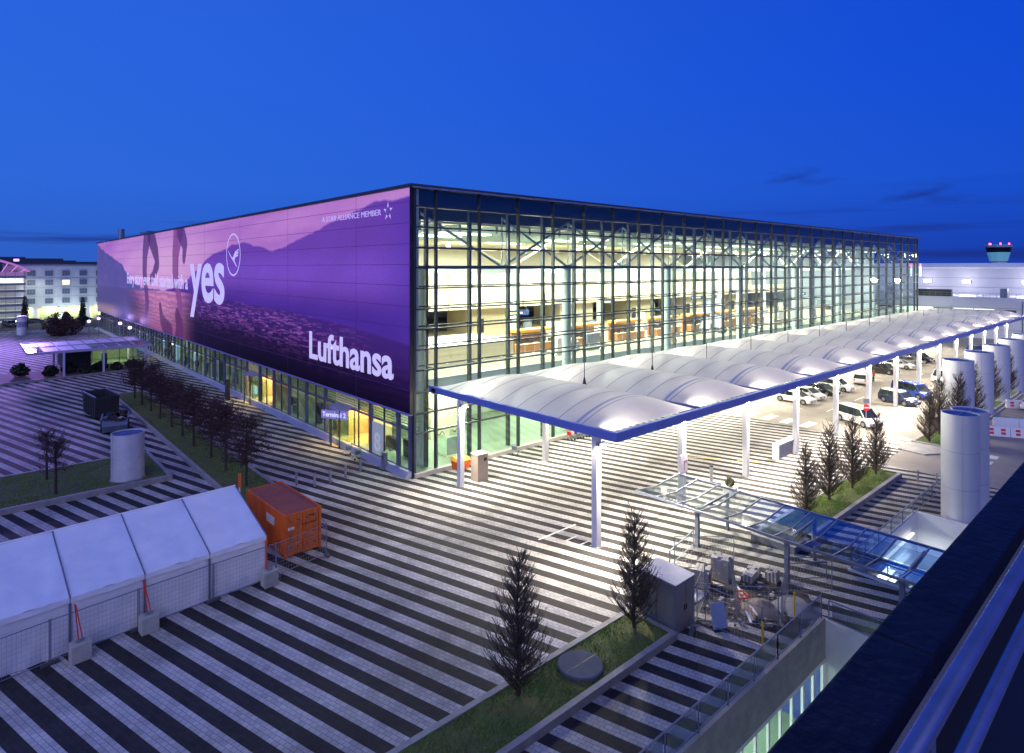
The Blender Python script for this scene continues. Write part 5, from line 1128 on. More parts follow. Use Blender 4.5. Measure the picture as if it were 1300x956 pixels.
# ================================================================== VEHICLES
def paint(n, c): return mat('paint_' + n, c, .22, metal=.1, var=.04, vs=.6, spec=.6)
PW, PN, PB, PK, PG = paint('white', (.78, .78, .77)), paint('navy', (.03, .04, .09)), paint('blue', (.035, .07, .34)), paint('black', (.02, .02, .024)), paint('grey', (.22, .22, .23))
SHAPES = dict(van=(5.0, 1.92, 1.92, 1.02, (4.30, 3.55, .16, .04), .92), wagon=(4.75, 1.86, 1.52, .92, (3.72, 2.85, .55, .05), .66), car=(4.35, 1.80, 1.47, .90, (3.45, 2.55, .85, .10), .64), suv=(4.6, 1.88, 1.68, 1.0, (3.62, 2.85, .35, .05), .72))
def vehicle(name, kind, pt, loc, heading, label, cat, group='vehicles on the airport road', lower=None, taxi=False):
    L, W, Hh_, zb, (gf, tf, tr2, gr), wr = SHAPES[kind]; t = thing(name, loc, label, cat, group, heading); wr_ = .33
    fx_, rx_ = L - .88, .82; z0 = .24
    def arc(cx): return [(cx + (wr_ + .07) * math.cos(R(a)), wr_ + (wr_ + .07) * math.sin(R(a))) for a in range(-15, 196, 21)]
    prof = [(.06, z0), ] + arc(rx_)[::-1] + arc(fx_)[::-1] + [(L - .05, z0), (L, .45), (L - .03, .66), (L - .25, zb - .16), (gf, zb), (gr, zb), (0, zb - .12), (0, .45)]
    n = len(prof); b = MB()
    for y, sc_ in ((-W / 2, 1), (W / 2, 1)):
        for x, z in prof: b.v.append((x, y, z))
    b.f += [tuple(range(n))[::-1], tuple(range(n, 2 * n))] + [(i, (i + 1) % n, n + (i + 1) % n, n + i) for i in range(n)]
    body = b.build('body', pt, t)
    md = body.modifiers.new('b', 'BEVEL'); md.width = .05; md.segments = 3; md.limit_method = 'ANGLE'; md.angle_limit = R(35)
    if lower: MB().box(.15, L - .12, -W / 2 - .008, W / 2 + .008, z0 + .06, zb - .22).build('lower_paint', lower, t)
    wt_ = W / 2 - .05; wr2 = W / 2 - .16
    gl = [(gf, zb), (tf, Hh_ - .06), (tr2, Hh_ - .06), (gr, zb)]
    b = MB().add([(x, -(wt_ if z < zb + .1 else wr2), z) for x, z in gl] + [(x, (wt_ if z < zb + .1 else wr2), z) for x, z in gl], [(0, 3, 2, 1), (4, 5, 6, 7), (0, 1, 5, 4), (1, 2, 6, 5), (2, 3, 7, 6)]); b.build('windows', 'carglass', t)
    rp = [(tf + .02, Hh_ - .075), (tf - .35, Hh_ - .01), (tr2 + .3, Hh_), (tr2 - .02, Hh_ - .09)]
    b = MB()
    for i in range(len(rp)):
        x, z = rp[i]; b.v += [(x, -wr2 - .02, z - .03), (x, -wr2 * .6, z + .01), (x, wr2 * .6, z + .01), (x, wr2 + .02, z - .03)]
    for i in range(3):
        for j in range(3): k = i * 4 + j; b.f.append((k, k + 1, k + 5, k + 4))
    ro = b.build('roof', pt, t, smooth=True); sl_ = ro.modifiers.new('s', 'SOLIDIFY'); sl_.thickness = .06
    def lp(x0, x1, f, s):  # point on glass side at fraction between belt and roof
        return (x0 + (x1 - x0) * f, s * (wt_ + (wr2 - wt_) * f + .006), zb + (Hh_ - .06 - zb) * f)
    pil = [(gf, tf), (gr, tr2)] + [((gf * (1 - q) + gr * q), (tf * (1 - q) + tr2 * q)) for q in ((.30, .62) if kind != 'van' else (.28, .52, .76))]
    for s in (-1, 1):
        for x0, x1 in pil: MB().bar(lp(x0, x1, 0, s), lp(x0, x1, 1, s), .09, .03, up=(0, 1, 0)).build('pillar', pt if x0 in (gf, gr) else 'black', t)
        for cx in (fx_, rx_):
            wz = bpy.data.objects.new('wheel', None); COL.objects.link(wz); wz.parent = t; wz.location = (cx, s * (W / 2 - .11), wr_)
            MB().tube((0, -.11, 0), (0, .11, 0), wr_, n=20).build('tyre', 'tyre', wz); MB().tube((0, s * .095, 0), (0, s * .118, 0), wr_ * .66, n=14).build('rim', 'rim', wz)
        MB().box(L - .20, L - .012, s * (W / 2 - .32) - .2, s * (W / 2 - .32) + .2, .60, .74).build('headlight', 'lampglass', t, bevel=.03)
        MB().box(-.012, .06, s * (W / 2 - .2) - .1, s * (W / 2 - .2) + .1, zb - .34, zb - .1).build('tail_light', 'redlamp', t)
        MB().box(gf - .55, gf - .38, s * (W / 2 + .08) - .08, s * (W / 2 + .08) + .08, zb + .0, zb + .14).build('mirror', pt, t, bevel=.03)
        for q in (.36, .62): x = gf * (1 - q) + gr * q; MB().box(x - .1, x + .1, s * (W / 2 + .008) - .012, s * (W / 2 + .008) + .012, zb - .16, zb - .12).build('door_handle', 'black', t)
    MB().box(L - .03, L + .012, -.5, .5, .34, .56).build('grille', 'black', t); MB().box(L - .01, L + .022, -.26, .26, .40, .50).build('number_plate', 'white', t)
    MB().box(.3, L - .3, -W / 2 + .1, W / 2 - .1, .16, .34).build('underbody', 'black', t)
    return t
hd = lambda a: R(a)
vehicle('minivan', 'van', PW, (47.9, -16.0, -.01), hd(-118), 'white taxi van crossing the road behind the columnar trees', 'van')
o = MB().box(-.35, .35, -.1, .1, 1.93, 2.05).build('roof_sign', 'yellow', bpy.data.objects['minivan']); o.location = (2.6, 0, 0)
vehicle('hatchback', 'suv', PN, (62.4, -15.9, -.01), hd(-113), 'dark blue car with white roof next to the blue van', 'car')
r_ = [c for c in kids(bpy.data.objects['hatchback']) if c.name.startswith('roof')][0]; r_.data = r_.data.copy(); r_.data.materials[0] = PW
vehicle('minivan', 'van', PB, (68.6, -15.6, -.01), hd(-115), 'shiny blue van parked beside the dark blue car', 'van')
rowc = [(52.6, -6.4, 'wagon', PW, 'white estate car nearest in the parked row under the canopy'), (56.6, -6.7, 'car', PW, 'white car second in the parked row under the canopy'), (60.6, -6.9, 'car', PK, 'dark car between white cars in the parked row'), (64.6, -6.9, 'suv', PW, 'white car right of the dark car in the parked row'),
        (85.2, -6.6, 'suv', PK, 'dark car far back in the parked row'), (93.0, -7.0, 'car', PW, 'white car with red tail far back in the parked row'), (99.0, -7.0, 'car', PG, 'grey car at the far end of the parked row'), (104, -7.0, 'suv', PK, 'farthest dark car of the parked row')]
for x, y, k, p, lab in rowc: vehicle('parked_car', k, p, (x, y, -.01), hd(-98 + random.uniform(-6, 6)), lab, 'car')
vehicle('parked_car', 'wagon', PW, (71.0, -10.2, -.01), hd(8), 'cream white taxi standing sideways behind the person', 'car')
vehicle('minivan', 'van', PW, (86.0, -17.6, -.01), hd(180), 'white delivery van parked behind the first road cylinder', 'van')
vehicle('parked_car', 'car', PB, (128, -13.5, -.01), hd(170), 'small blue car far along the road under the canopy end', 'car')
vehicle('parked_car', 'suv', PW, (72.5, -30.4, -.01), hd(175), 'white car beyond the red and white barriers at right edge', 'car')
vehicle('minivan', 'van', PK, (-19.5, 190, 0), hd(-70), 'dark van before the glass building at far left', 'van', 'vehicles by the hotel')
for i, x in enumerate((-14, -9.4, -1.5, 3.6)): vehicle('parked_car', 'car', (PG, PW, PK, PW)[i], (x, 199, 0), hd(10), ['grey car parked before the hotel, left of the slim tree', 'white car parked before the hotel behind the bush', 'dark car parked before the hotel entrance', 'white car parked before the hotel at the terminal end'][i], 'car', 'vehicles by the hotel')

# no-entry sign, map board, barriers
t = thing('no_entry_sign', (44.6, -19.7, 0), 'red round no-entry sign on a pole in front of the taxi van', 'road sign')
MB().tube((0, 0, 0), (0, 0, 3.4), .035, n=8).build('pole', 'galv', t)
rs = MB(); rs.tube((0, -.03, 2.35), (0, -.055, 2.35), .36, n=28); s1 = rs.build('disc', mat('sign_red', (.70, .01, .015), .4), t); MB().box(-.25, .25, -.062, -.056, 2.29, 2.41).build('white_bar', 'white', s1)
MB().box(-.34, .34, -.03, .0, 2.78, 3.3).build('back_plate', 'galv', t); t.rotation_euler.z = R(-35)
t = thing('map_board', (10.95, -18.72, 0), 'white board with red lines fixed to the second canopy column', 'sign')
MB().box(-.42, .42, -.06, .0, 2.7, 3.95).build('board', mat('board_white', (.75, .72, .78), .4), t); MB().box(-.46, .46, -.05, .02, 2.64, 2.70).build('frame', 'galv', t); MB().box(-.05, .0, -.068, -.061, 2.8, 3.5).build('red_line', mat('red_print', (.5, .03, .06), .5), t); MB().box(-.05, .36, -.068, -.061, 3.44, 3.5).build('red_line', MATS['red_print'], t)
t = thing('low_wall_panel', (27.2, -17.95, 0), 'low white panel wall below a canopy column by the road', 'wall')
MB().box(0, 3.7, -.14, .14, 0, 1.3).build('panel', mat('perforated', (.42, .43, .46), .5, var=.2, vs=2), t); MB().box(-.14, 3.72, -.3, .3, 1.3, 1.42).build('cap', 'white', t); MB().box(-.15, -.003, -.3, .3, 0, 1.299).build('end', 'white', t)
for i in range(12): MB().box(.25 + (i % 4) * .85, .31 + (i % 4) * .85, -.147, -.141, .3 + .35 * (i // 4), .36 + .35 * (i // 4)).build('vent_hole', 'black', t)
def barrier(x0, y0, x1, y1, label, printed=True):
    d = math.hypot(x1 - x0, y1 - y0); t = thing('road_barrier', (x0, y0, 0), label, 'barrier', 'construction barriers on the road', math.atan2(y1 - y0, x1 - x0)); n = max(1, int(d / 2.0))
    for i in range(n):
        a = d * i / n; MB().add([(a + .02, -.25, 0), (a + d / n - .02, -.25, 0), (a + d / n - .02, .25, 0), (a + .02, .25, 0), (a + .02, -.08, 1.0), (a + d / n - .02, -.08, 1.0), (a + d / n - .02, .08, 1.0), (a + .02, .08, 1.0)], [(0, 3, 2, 1), (4, 5, 6, 7), (0, 1, 5, 4), (1, 2, 6, 5), (2, 3, 7, 6), (3, 0, 4, 7)]).build('element', 'white', t)
        if printed:
            for k in range(2):
                for z in (.55, .2): c = a + d / n * (.28 + .45 * k); o_ = -.25 + .17 * z; MB().add([(c - .2, o_ - .012, z), (c + .2, o_ - .012, z), (c + .2, o_ + .028, z + .24), (c - .2, o_ + .028, z + .24)], [(0, 1, 2, 3)]).build('red_mark', mat('barrier_red', (.72, .02, .02), .5), t)
    return t
barrier(51.5, -28.6, 55.6, -36.6, 'nearest red and white construction barrier at right edge'); barrier(56.5, -28.5, 61.0, -36.5, 'plain white construction barrier behind the nearest one', False)
barrier(68.8, -27.6, 73, -35, 'far red and white construction barrier below the cylinders')

# person in orange vest
def person(loc, rz, label):
    t = thing('person', loc, label, 'person', None, rz); me = bpy.data.meshes.new('body'); V = [(0, 0, .98), (0, 0, 1.18), (0, .01, 1.42), (0, .01, 1.52), (0, .0, 1.66), (.2, 0, 1.40), (.27, .02, 1.12), (.26, .16, .90), (-.2, 0, 1.40), (-.27, .0, 1.12), (-.24, .12, .92), (.1, 0, .92), (.11, .06, .5), (.11, -.02, .08), (.12, .12, .05), (-.1, 0, .92), (-.12, -.06, .5), (-.12, -.16, .08), (-.13, -.02, .05)]
    E_ = [(0, 1), (1, 2), (2, 3), (3, 4), (2, 5), (5, 6), (6, 7), (2, 8), (8, 9), (9, 10), (0, 11), (11, 12), (12, 13), (13, 14), (0, 15), (15, 16), (16, 17), (17, 18)]; RR = [.15, .16, .17, .06, .105, .075, .055, .04, .075, .055, .04, .1, .075, .055, .04, .1, .075, .055, .04]
    me.from_pydata(V, E_, []); ob = bpy.data.objects.new('body', me); COL.objects.link(ob); ob.parent = t; me.materials.append(mat('work_clothes', (.03, .035, .05), .8)); sk = ob.modifiers.new('k', 'SKIN')
    for v_, r in zip(me.skin_vertices[0].data, RR): v_.radius = (r, r)
    me.skin_vertices[0].data[0].use_root = True; ob.modifiers.new('s', 'SUBSURF').levels = 1; ob.modifiers['s'].render_levels = 1
    MB().lathe([(0.12, 1.0), (.21, 1.05), (.22, 1.25), (.235, 1.40), (.12, 1.49), (.08, 1.5)], 16).build('vest', 'orange', t, smooth=True); MB().lathe([(.222, 1.12), (.226, 1.17)], 16).build('reflective_band', 'white', t)
    b = MB(); b.lathe([(0, 1.55), (.06, 1.57), (.085, 1.66), (.09, 1.74), (.07, 1.8), (0, 1.83)], 14); b.build('head', mat('skin', (.45, .27, .2), .6), t, smooth=True); b = MB(); b.lathe([(.094, 1.72), (.096, 1.78), (.06, 1.835), (0, 1.845)], 14); b.build('hair', 'black', t, smooth=True)
person((75.6, -10.6, -.01), R(200), 'person in an orange vest standing on the road under the canopy')

# ================================================================== GLASS STAIR CANOPY, RAILS, BUILDING SITE
gc = thing('glass_stair_canopy', (8.2, -25, 0), 'blue-tinted butterfly glass canopy on steel posts over the stairs', 'canopy')
def Gc(b, n, m, **k): o = b.build(n, m, gc, **k); o.location = (-8.2, 25, 0); return o
UL, UC, UR = 5.75, 8.1, 10.75; ZL, ZC, ZR_ = 2.55, 2.30, 2.55
ny = 15; Y0 = -18.4; dy = 1.55
for i in range(ny):
    y1, y0 = Y0 - dy * i - .03, Y0 - dy * (i + 1) + .03; gm = 'glasspale' if i < 5 else 'glassb'
    for (a, za, c, zc) in ((UL, ZL, UC - .06, ZC), (UC + .06, ZC, UR, ZR_)):
        Gc(MB().add([(a, y0, za), (c, y0, zc), (c, y1, zc), (a, y1, za), (a, y0, za + .02), (c, y0, zc + .02), (c, y1, zc + .02), (a, y1, za + .02)], [(0, 3, 2, 1), (4, 5, 6, 7), (0, 1, 5, 4), (1, 2, 6, 5), (2, 3, 7, 6), (3, 0, 4, 7)]), 'glass_panel', gm)
for i in range(ny + 1):
    y = Y0 - dy * i
    for (a, za, c, zc) in ((UL - .05, ZL, UC, ZC), (UC, ZC, UR + .05, ZR_)): Gc(MB().bar((a, y, za - .02), (c, y, zc - .02), .055, .10), 'rib', 'bluesteel')
for (x, z) in ((UL, ZL), (UC, ZC - .1), (UR, ZR_)): Gc(MB().bar((x, Y0, z - .04), (x, Y0 - dy * ny, z - .04), .08, .14), 'edge_beam', 'bluesteel')
for x in (6.4,):
    for y in (-22.6, -28.2, -33.8, -39.4): Gc(MB().box(x - .11, x + .11, y - .11, y + .11, 0, 2.44), 'post', 'bluesteel'); Gc(MB().bar((x, y, 2.3), (UR - .6, y, 2.42), .1, .14), 'bracket', 'bluesteel')
for y in (-22.6, -28.2): Gc(MB().box(10.1 - .08, 10.1 + .08, y - .08, y + .08, 0.4 if y < -24.4 and y > -27 else 0, 2.42), 'post', 'bluesteel')
def railing(pts, label, h=1.05, fill='glasspale', step=1.5, mt='bluesteel', bars=False, panel=True):
    t = thing('guard_rail', (pts[0][0], pts[0][1], 0), label, 'railing'); o_ = Vector((pts[0][0], pts[0][1], 0))
    for p, q in zip(pts, pts[1:]):
        p, q = Vector((*p, 0)) - o_, Vector((*q, 0)) - o_; L = (q - p).length; n = max(1, round(L / step)); z0 = .2
        MB().bar(p + Vector((0, 0, h)), q + Vector((0, 0, h)), .06, .06).build('handrail', mt, t); MB().bar(p + Vector((0, 0, .14)), q + Vector((0, 0, .14)), .04, .04).build('bottom_rail', mt, t)
        for i in range(n + 1): a = p.lerp(q, i / n); MB().bar(a, a + Vector((0, 0, h)), .05).build('post', mt, t)
        for i in range(n):
            a, c = p.lerp(q, (i + .06) / n), p.lerp(q, (i + .94) / n)
            if panel: MB().add([(a.x, a.y, .2), (c.x, c.y, .2), (c.x, c.y, h - .1), (a.x, a.y, h - .1)], [(0, 1, 2, 3)]).build('infill_panel', fill, t)
            if bars:
                for k in range(8): e = a.lerp(c, k / 7); MB().bar(e + Vector((0, 0, .15)), e + Vector((0, 0, h)), .014).build('baluster', mt, t)
    return t
M['meshpanel'] = glass('perforated_panel', (.42, .50, .70), .5, .25, .3)
o = railing([(-16, -31.08), (-1.0, -31.08), (3.7, -31.08)], 'blue panelled guard rail along the sunken court', 1.15, 'meshpanel', 2.05); o.location.z = .22
railing([(4.05, -31.3), (4.05, -41)], 'guard rail running from the court corner towards the terrace', 1.05, 'meshpanel', 2.2)
railing([(10.35, -41), (10.35, -30.2)], 'steel rail on the left side of the lit stairwell', 1.0, 'glasspale', 1.8)
railing([(10.4, -30.1), (29, -30.1)], 'steel rail along the far side of the stairwell beside the striped paving', 1.0, 'glasspale', 2.3)
railing([(6.3, -22.4), (2.8, -23.0)], 'thin steel rail left of the first glass canopy post', 1.0, step=3.4, panel=False)
railing([(6.4, -28.2), (8.2, -29.6)], 'thin steel rail by the second glass canopy post', 1.0, step=2, panel=False)
for i, (x, y) in enumerate(((30.0, -28.3), (30.4, -29.5), (30.8, -30.6))):
    t = thing('bollard', (x, y, 0), ['left', 'middle', 'right'][i] + ' slim bollard at the road end of the striped path by the steel cylinders', 'bollard', 'bollards'); MB().tube((0, 0, 0), (0, 0, .95), .05, n=10).build('post', 'galv', t, smooth=False); MB().lathe([(.055, .95), (.05, .98), (0, .99)], 10).build('cap', 'galv', t)
for i, (x, y) in enumerate(((-2.6, 4.2), (-4.3, 3.55), (-5.75, 3.3), (-7.0, 3.45), (-8.0, 4.6))):
    t = thing('bollard', (x, y, 0), ['first', 'second', 'third', 'fourth', 'fifth'][i] + ' bollard of the line running from the terminal corner towards the container', 'bollard', 'bollards'); MB().tube((0, 0, 0), (0, 0, 1.0), .10, n=12).build('post', 'galv', t); MB().tube((0, 0, 1.0), (0, 0, 1.06), .115, n=12).build('cap', 'bluesteel', t)
for i, (x, y) in enumerate(((17.7, -17.0),)):
    t = thing('bollard', (x, y, 0), 'short bollard light behind the glass stair canopy', 'bollard'); MB().tube((0, 0, 0), (0, 0, 1.2), .13, n=12).build('post', 'galv', t); MB().tube((0, 0, 1.2), (0, 0, 1.3), .15, n=12).build('cap', 'black', t)
# grey cabinet, kiosk, orange box, gate, trolleys
t = thing('utility_cabinet', (-2.62, -26.95, 0), 'tall grey steel cabinet at the end of the near bed', 'cabinet'); sm2 = mat('cabinet_steel', (.33, .34, .36), .38, metal=.5, c2=(.26, .27, .29), vs=1.5)
MB().box(.03, 1.67, .03, 2.12, .0, 2.34).build('body', sm2, t); MB().add([(0, 0, 2.34), (1.7, 0, 2.34), (1.7, 2.15, 2.34), (0, 2.15, 2.34), (0, 0, 2.40), (1.7, 0, 2.40), (1.7, 2.15, 2.46), (0, 2.15, 2.46)], [(0, 3, 2, 1), (4, 5, 6, 7), (0, 1, 5, 4), (1, 2, 6, 5), (2, 3, 7, 6), (3, 0, 4, 7)]).build('lid', mat('cabinet_top', (.55, .56, .60), .35, metal=.4, var=.2, vs=2), t)
for i in range(2): d = MB().box(.08 + .8 * i, .84 + .8 * i, .0, .028, .1, 2.28).build('door', sm2, t); MB().box(.72 + .18 * i - .03, .76 + .18 * i, -.03, -.001, 1.0, 1.25).build('handle', 'black', d)
for i in range(2): MB().box(-.002, .028, .1 + 1.0 * i, 1.05 + 1.0 * i, .1, 2.28).build('door', sm2, t)
t = thing('ticket_kiosk', (3.75, -4.15, 0), 'beige box-shaped kiosk beside the first canopy column', 'kiosk', rz=R(0)); bg = mat('beige_panel', (.42, .34, .27), .5, var=.15, vs=2)
MB().box(-.55, .55, -.45, .45, .0, 2.15).build('body', bg, t, bevel=.02); MB().box(-.58, .58, -.48, .48, 2.155, 2.25).build('lid', mat('beige_top', (.62, .52, .42), .5), t); MB().box(.1, .4, -.47, -.452, 1.65, 1.9).build('screen', 'black', t); MB().box(-.5, .5, -.47, -.452, .06, .3).build('base_panel', bg, t)
t = thing('grit_bin', (4.3, -.85, 0), 'orange grit bin behind the first canopy column', 'bin'); MB().add([(-.6, -.4, 0.05), (.6, -.4, 0.05), (.6, .4, 0.05), (-.6, .4, 0.05), (-.7, -.5, .75), (.7, -.5, .75), (.7, .5, .75), (-.7, .5, .75)], [(0, 3, 2, 1), (4, 5, 6, 7), (0, 1, 5, 4), (1, 2, 6, 5), (2, 3, 7, 6), (3, 0, 4, 7)]).build('body', 'orange', t); MB().add([(-.73, -.53, .755), (.73, -.53, .755), (.73, .53, .755), (-.73, .53, .755), (-.6, -.35, 1.0), (.6, -.35, 1.0), (.6, .45, 1.05), (-.6, .45, 1.05)], [(0, 3, 2, 1), (4, 5, 6, 7), (0, 1, 5, 4), (1, 2, 6, 5), (2, 3, 7, 6), (3, 0, 4, 7)]).build('lid', mat('grit_lid', (.85, .36, .03), .5), t)
t = thing('glass_lift_gate', (6.0, 3.4, 0.05), 'green-tinted glass enclosure inside the ground floor near the corner', 'enclosure')
for x in (-.9, .9): MB().box(x - .06, x + .06, -.9, .9, 0, 1.9).build('side_panel', 'glasspale', t); b = MB(); [b.tube((x, -.7 + .2 * i, 2.0 + .25 * math.sin(i)), (x, -.5 + .2 * i, 2.0 + .25 * math.sin(i + 1)), .03, n=6) for i in range(6)]; b.build('curved_handle', 'black', t)
MB().box(-.8, .8, -.95, -.91, .1, 1.7).build('gate', mat('gate_grey', (.45, .52, .48), .4), t)
def trolley(loc, rz, label, tubm):
    t = thing('luggage_trolley', loc, label, 'luggage trolley', 'luggage trolleys', rz); b = MB(); b.bar((0, -.28, .22), (.9, -.2, .22), .035); b.bar((0, .28, .22), (.9, .2, .22), .035); b.bar((0, -.28, .22), (0, .28, .22), .035); b.bar((.9, -.2, .22), (.9, .2, .22), .035); b.bar((.3, -.26, .22), (.3, .26, .22), .02); b.bar((.6, -.22, .22), (.6, .22, .22), .02); b.build('deck', 'galv', t)
    b = MB(); b.bar((0, -.28, .22), (-.1, -.28, 1.05), .035); b.bar((0, .28, .22), (-.1, .28, 1.05), .035); b.build('upright', 'galv', t); MB().tube((-.1, -.3, 1.05), (-.1, .3, 1.05), .03, n=8).build('handle', tubm, t); MB().box(-.09, -.05, -.24, .24, .55, .9).build('panel', tubm, t)
    for x, y in ((.05, -.26), (.05, .26), (.8, 0)): MB().tube((x, y - .025, .1), (x, y + .025, .1), .1, n=10).build('wheel', 'tyre', t)
trolley((10.2, -1.3, 0), R(20), 'single luggage trolley before the glass front by the kiosk', 'bluesteel')
tcol = ['redlamp', 'white', PB, 'white', mat('tr_green', (.05, .3, .15), .5), 'redlamp', 'white']
for i in range(7): trolley((17.6 + .42 * i, -1.35 - .02 * i, 0), R(2), ['first', 'second', 'third', 'fourth', 'fifth', 'sixth', 'last'][i] + ' luggage trolley from the left in the nested row before the glass front', tcol[i])
trolley((-1.3, 9.0, 0), R(100), 'blue-grey luggage trolley beside the lettered revolving door', 'bluesteel'); trolley((-1.3, 7.2, 0), R(95), 'luggage trolley with green panel near the terminal corner', tcol[4])

# building site: dug paving, stacks of setts, sand heap, tools, fences
site = thing('paving_excavation', (2.5, -28, 0), 'patch of dug-up dark soil at the building site right of the cabinet', 'excavation')
b = MB(); rnd = random.Random(12); pts = [(-2.6, 1.6), (-1.0, 2.6), (1.4, 1.8), (3.0, .3), (3.3, -1.6), (1.6, -2.6), (-.4, -2.7), (-1.5, -1.2)]
ring = [(x + rnd.uniform(-.12, .12), y + rnd.uniform(-.12, .12)) for x, y in pts]; b.v = [(x, y, .012) for x, y in ring] + [(x * .8, y * .8, .03) for x, y in ring] + [(0, 0, .05)]; n = len(ring)
for i in range(n): j = (i + 1) % n; b.f += [(i, j, n + j, n + i), (n + i, n + j, 2 * n)]
b.build('soil', mat('dug_soil', (.075, .065, .06), .95, c2=(.03, .028, .028), vs=1.6, bump=.8, bs=9), site)
for i in range(110):
    a, r = rnd.uniform(0, 6.28), math.sqrt(rnd.random()); x, y = 2.6 * r * math.cos(a), 2.2 * r * math.sin(a); s = rnd.uniform(.03, .11); MB().box(-s, s, -s * .7, s * .7, 0, s).build('clod', ('concrete', 'light', 'dark', MATS['dug_soil'])[i % 4], site, loc=(x, y, .04), rz=rnd.uniform(0, 3))
def heap(loc, r, h, m, label):
    t = thing('material_heap', loc, label, 'heap'); b = MB(); n, k = 22, 6; rnd = random.Random(int(r * 100))
    for j in range(k):
        for i in range(n): rr = r * (1 - j / k) * (1 + .15 * math.sin(3 * i / n * 6.28 + j) + rnd.uniform(-.05, .05)); b.v.append((rr * math.cos(6.28 * i / n), rr * math.sin(6.28 * i / n), h * (j / k) ** .8 + rnd.uniform(-.01, .02)))
    b.v.append((0, 0, h))
    for j in range(k - 1):
        for i in range(n): i2 = (i + 1) % n; b.f.append((j * n + i, j * n + i2, (j + 1) * n + i2, (j + 1) * n + i))
    for i in range(n): b.f.append(((k - 1) * n + i, (k - 1) * n + (i + 1) % n, k * n))
    b.build('heap', m, t, smooth=True); return t
heap((2.5, -28.55, 0.03), 1.0, .55, mat('sand', (.30, .25, .19), .95, var=.3, vs=5, bump=.5, bs=30), 'brownish sand heap in the building site'); heap((4.0, -29.6, 0.03), 1.1, .28, mat('gravel', (.24, .23, .23), .95, c2=(.4, .38, .37), vs=14, bump=.9, bs=40), 'low grey gravel heap by the blue guard rail')
def stack(loc, rz, nx, ny_, nz2, label, s=(.30, .197, .1)):
    t = thing('sett_stack', loc, label, 'stack of paving stones', 'stacks of paving stones', rz); rnd = random.Random(int(abs(loc[0] * 100)))
    b0 = MB().box(-s[0] / 2 + .006, s[0] / 2 - .006, -s[1] / 2 + .005, s[1] / 2 - .005, 0, s[2] - .006).build('sett', ('light', 'concrete')[int(loc[0] * 10) % 2], t); first = True
    for k in range(nz2):
        for i in range(nx):
            for j in range(ny_):
                if k == nz2 - 1 and rnd.random() < .3: continue
                p = (i * s[0] + rnd.uniform(-.01, .01), j * s[1] + rnd.uniform(-.01, .01), .1 + k * s[2])
                if first: b0.location = p; first = False
                else: child(b0, t, p, 'sett')
    MB().box(-s[0] / 2 - .05, (nx - .5) * s[0] + .05, -s[1] / 2 - .05, (ny_ - .5) * s[1] + .05, 0.0, .095).build('pallet', mat('pallet_wood', (.16, .11, .06), .8, var=.3, vs=5), t)
stack((2.3, -25.7, 0), R(20), 3, 4, 9, 'left stack of paving stones in the building site'); stack((3.7, -26.1, 0), R(12), 3, 5, 12, 'tallest stack of paving stones in the building site'); stack((4.6, -27.0, 0), R(8), 5, 3, 4, 'low long stack of paving stones right of the tall one'); stack((5.6, -27.9, 0), R(8), 2, 3, 6, 'small stack of paving stones near the second glass canopy post')
t = thing('material_sack', (1.4, -24.9, 0), 'white bulk bag with black top at the building site', 'bulk bag'); b = MB(); b.lathe([(0, 0), (.42, .0), (.5, .25), (.46, .6), (.40, .72), (.2, .78), (0, .76)], 12); b.build('bag', mat('bag_white', (.6, .6, .6), .7, bump=.6, bs=5), t, smooth=True); MB().box(-.32, .32, -.3, .3, .72, .95).build('cover', 'black', t, bevel=.08)
t = thing('plastic_tarp', (1.0, -25.6, 0), 'crumpled white plastic sheet beside the bulk bag', 'tarp'); b = MB(); rnd = random.Random(2); n = 9
for j in range(n):
    for i in range(n): b.v.append((.16 * i - .6 + rnd.uniform(-.04, .04), .14 * j - .5 + rnd.uniform(-.04, .04), .02 + rnd.random() * .28 * math.sin(math.pi * i / (n - 1)) * math.sin(math.pi * j / (n - 1)) + .1))
for j in range(n - 1):
    for i in range(n - 1): b.f.append((j * n + i, j * n + i + 1, (j + 1) * n + i + 1, (j + 1) * n + i))
b.build('sheet', mat('tarp', (.65, .65, .66), .4), t)
t = thing('suction_hose', (2.5, -27.6, 0), 'orange curled hose lying in the building site', 'hose'); b = MB(); pr = None
for i in range(40):
    a = i * .42; p = (.35 * math.cos(a) * (1 - i * .008), .3 * math.sin(a), .08 + .012 * i); 
    if pr: b.tube(pr, p, .04, n=6)
    pr = p
b.build('hose', 'orange', t, smooth=True)
t = thing('plank_pile', (1.5, -28.0, 0), 'loose boards lying across the building site', 'boards')
for i in range(4): MB().bar((-.6 + .2 * i, -.9, .12 + .05 * i), (1.6 + .1 * i, .9 + .1 * i, .14 + .05 * i), .12, .035).build('board', ('white', 'galv', 'brown', 'white')[i], t)
for i, (x, y) in enumerate(((2.7, -30.2), (-.9, -30.35))):
    t = thing('marker_post', (x, y, 0), ['left', 'right'][1 - i] + ' yellow post of the two by the blue guard rail', 'post', 'yellow posts'); MB().tube((0, 0, 0), (0, 0, 1.5), .045, n=8).build('pole', 'yellow', t); MB().box(-.2, .2, -.2, .2, 0, .1).build('foot', 'black', t)
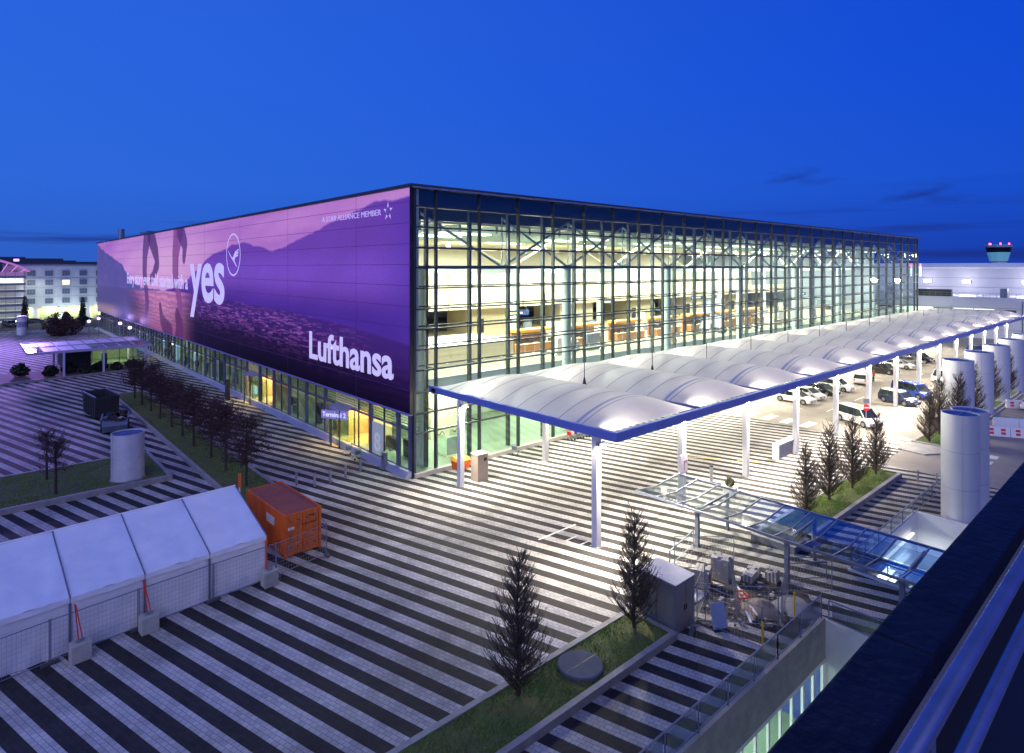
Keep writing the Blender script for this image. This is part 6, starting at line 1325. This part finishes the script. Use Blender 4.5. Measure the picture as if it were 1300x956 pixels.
t = thing('notice_panel', (-.55, -28.1, 0), 'blue grey panel leaning on the site fence', 'panel', rz=R(-30)); MB().bar((0, 0, .06), (0, .35, 1.15), .75, .03, up=(0, 1, 0)).build('panel', mat('panel_blue', (.25, .33, .55), .4), t); MB().box(-.4, .4, -.15, .15, 0.004, .06).build('foot', 'black', t)
sf = [(-1.75, -27.25), (-1.2, -28.8), (-.95, -30.2)]
fence_panel((-1.75, -27.3), (1.2, -26.2), 'site fence panel beside the grey cabinet', 2.0, 'site fence panels'); fence_panel((-.9, -27.0), (1.7, -29.9), 'site fence panel crossing the dug-up paving', 2.0, 'site fence panels'); fence_panel((-.8, -27.4), (-.6, -30.2), 'site fence panel behind the leaning blue panel', 2.0, 'site fence panels'); fence_panel((5.0, -28.7), (6.9, -30.4), 'site fence panel at the corner by the second glass canopy post', 2.0, 'site fence panels'); fence_panel((2.0, -29.9), (5.2, -28.8), 'site fence panel beside the gravel heap', 2.0, 'site fence panels'); fence_panel((2.8, -23.3), (5.4, -25.6), 'site fence panel behind the stacks of paving stones', 2.0, 'site fence panels')
t = thing('leaning_poles', (1.5, -27.7, 0), 'pale scaffold poles leaning together in the building site', 'poles')
for i in range(4): MB().tube((.15 * i - .3, -.3, 0), (.06 * i, .3, 2.6), .03, n=6).build('pole', 'galv', t)

# check-in counters in the hall
for i in range(7):
    x = 22 + 9.4 * i; t = thing('check_in_counter', (x, 11, 6.95), ['first', 'second', 'third', 'fourth', 'fifth', 'sixth', 'seventh'][i] + ' brown check-in counter behind the glass counted from the corner', 'counter', 'check-in counters in the hall')
    MB().box(0, 6.4, 0, .8, 0, 1.1).build('desk', 'brown', t); MB().box(-.05, 6.45, -.08, .88, 1.1, 1.16).build('worktop', 'plank', t); MB().box(.2, 6.2, 1.6, 1.9, 0, 2.5).build('back_wall', 'brown', t); MB().box(0, 6.4, .2, 1.9, 2.5, 2.85).build('header', mat('amber_header', (.62, .30, .06), .5), t)
    for k in range(4): MB().box(.4 + 1.6 * k, 1.0 + 1.6 * k, .3, .38, 1.16, 1.6).build('monitor', 'black', t); MB().box(.5 + 1.6 * k, .58 + 1.6 * k, -.5, -.42, 0, 1.0).build('queue_post', 'galv', t)
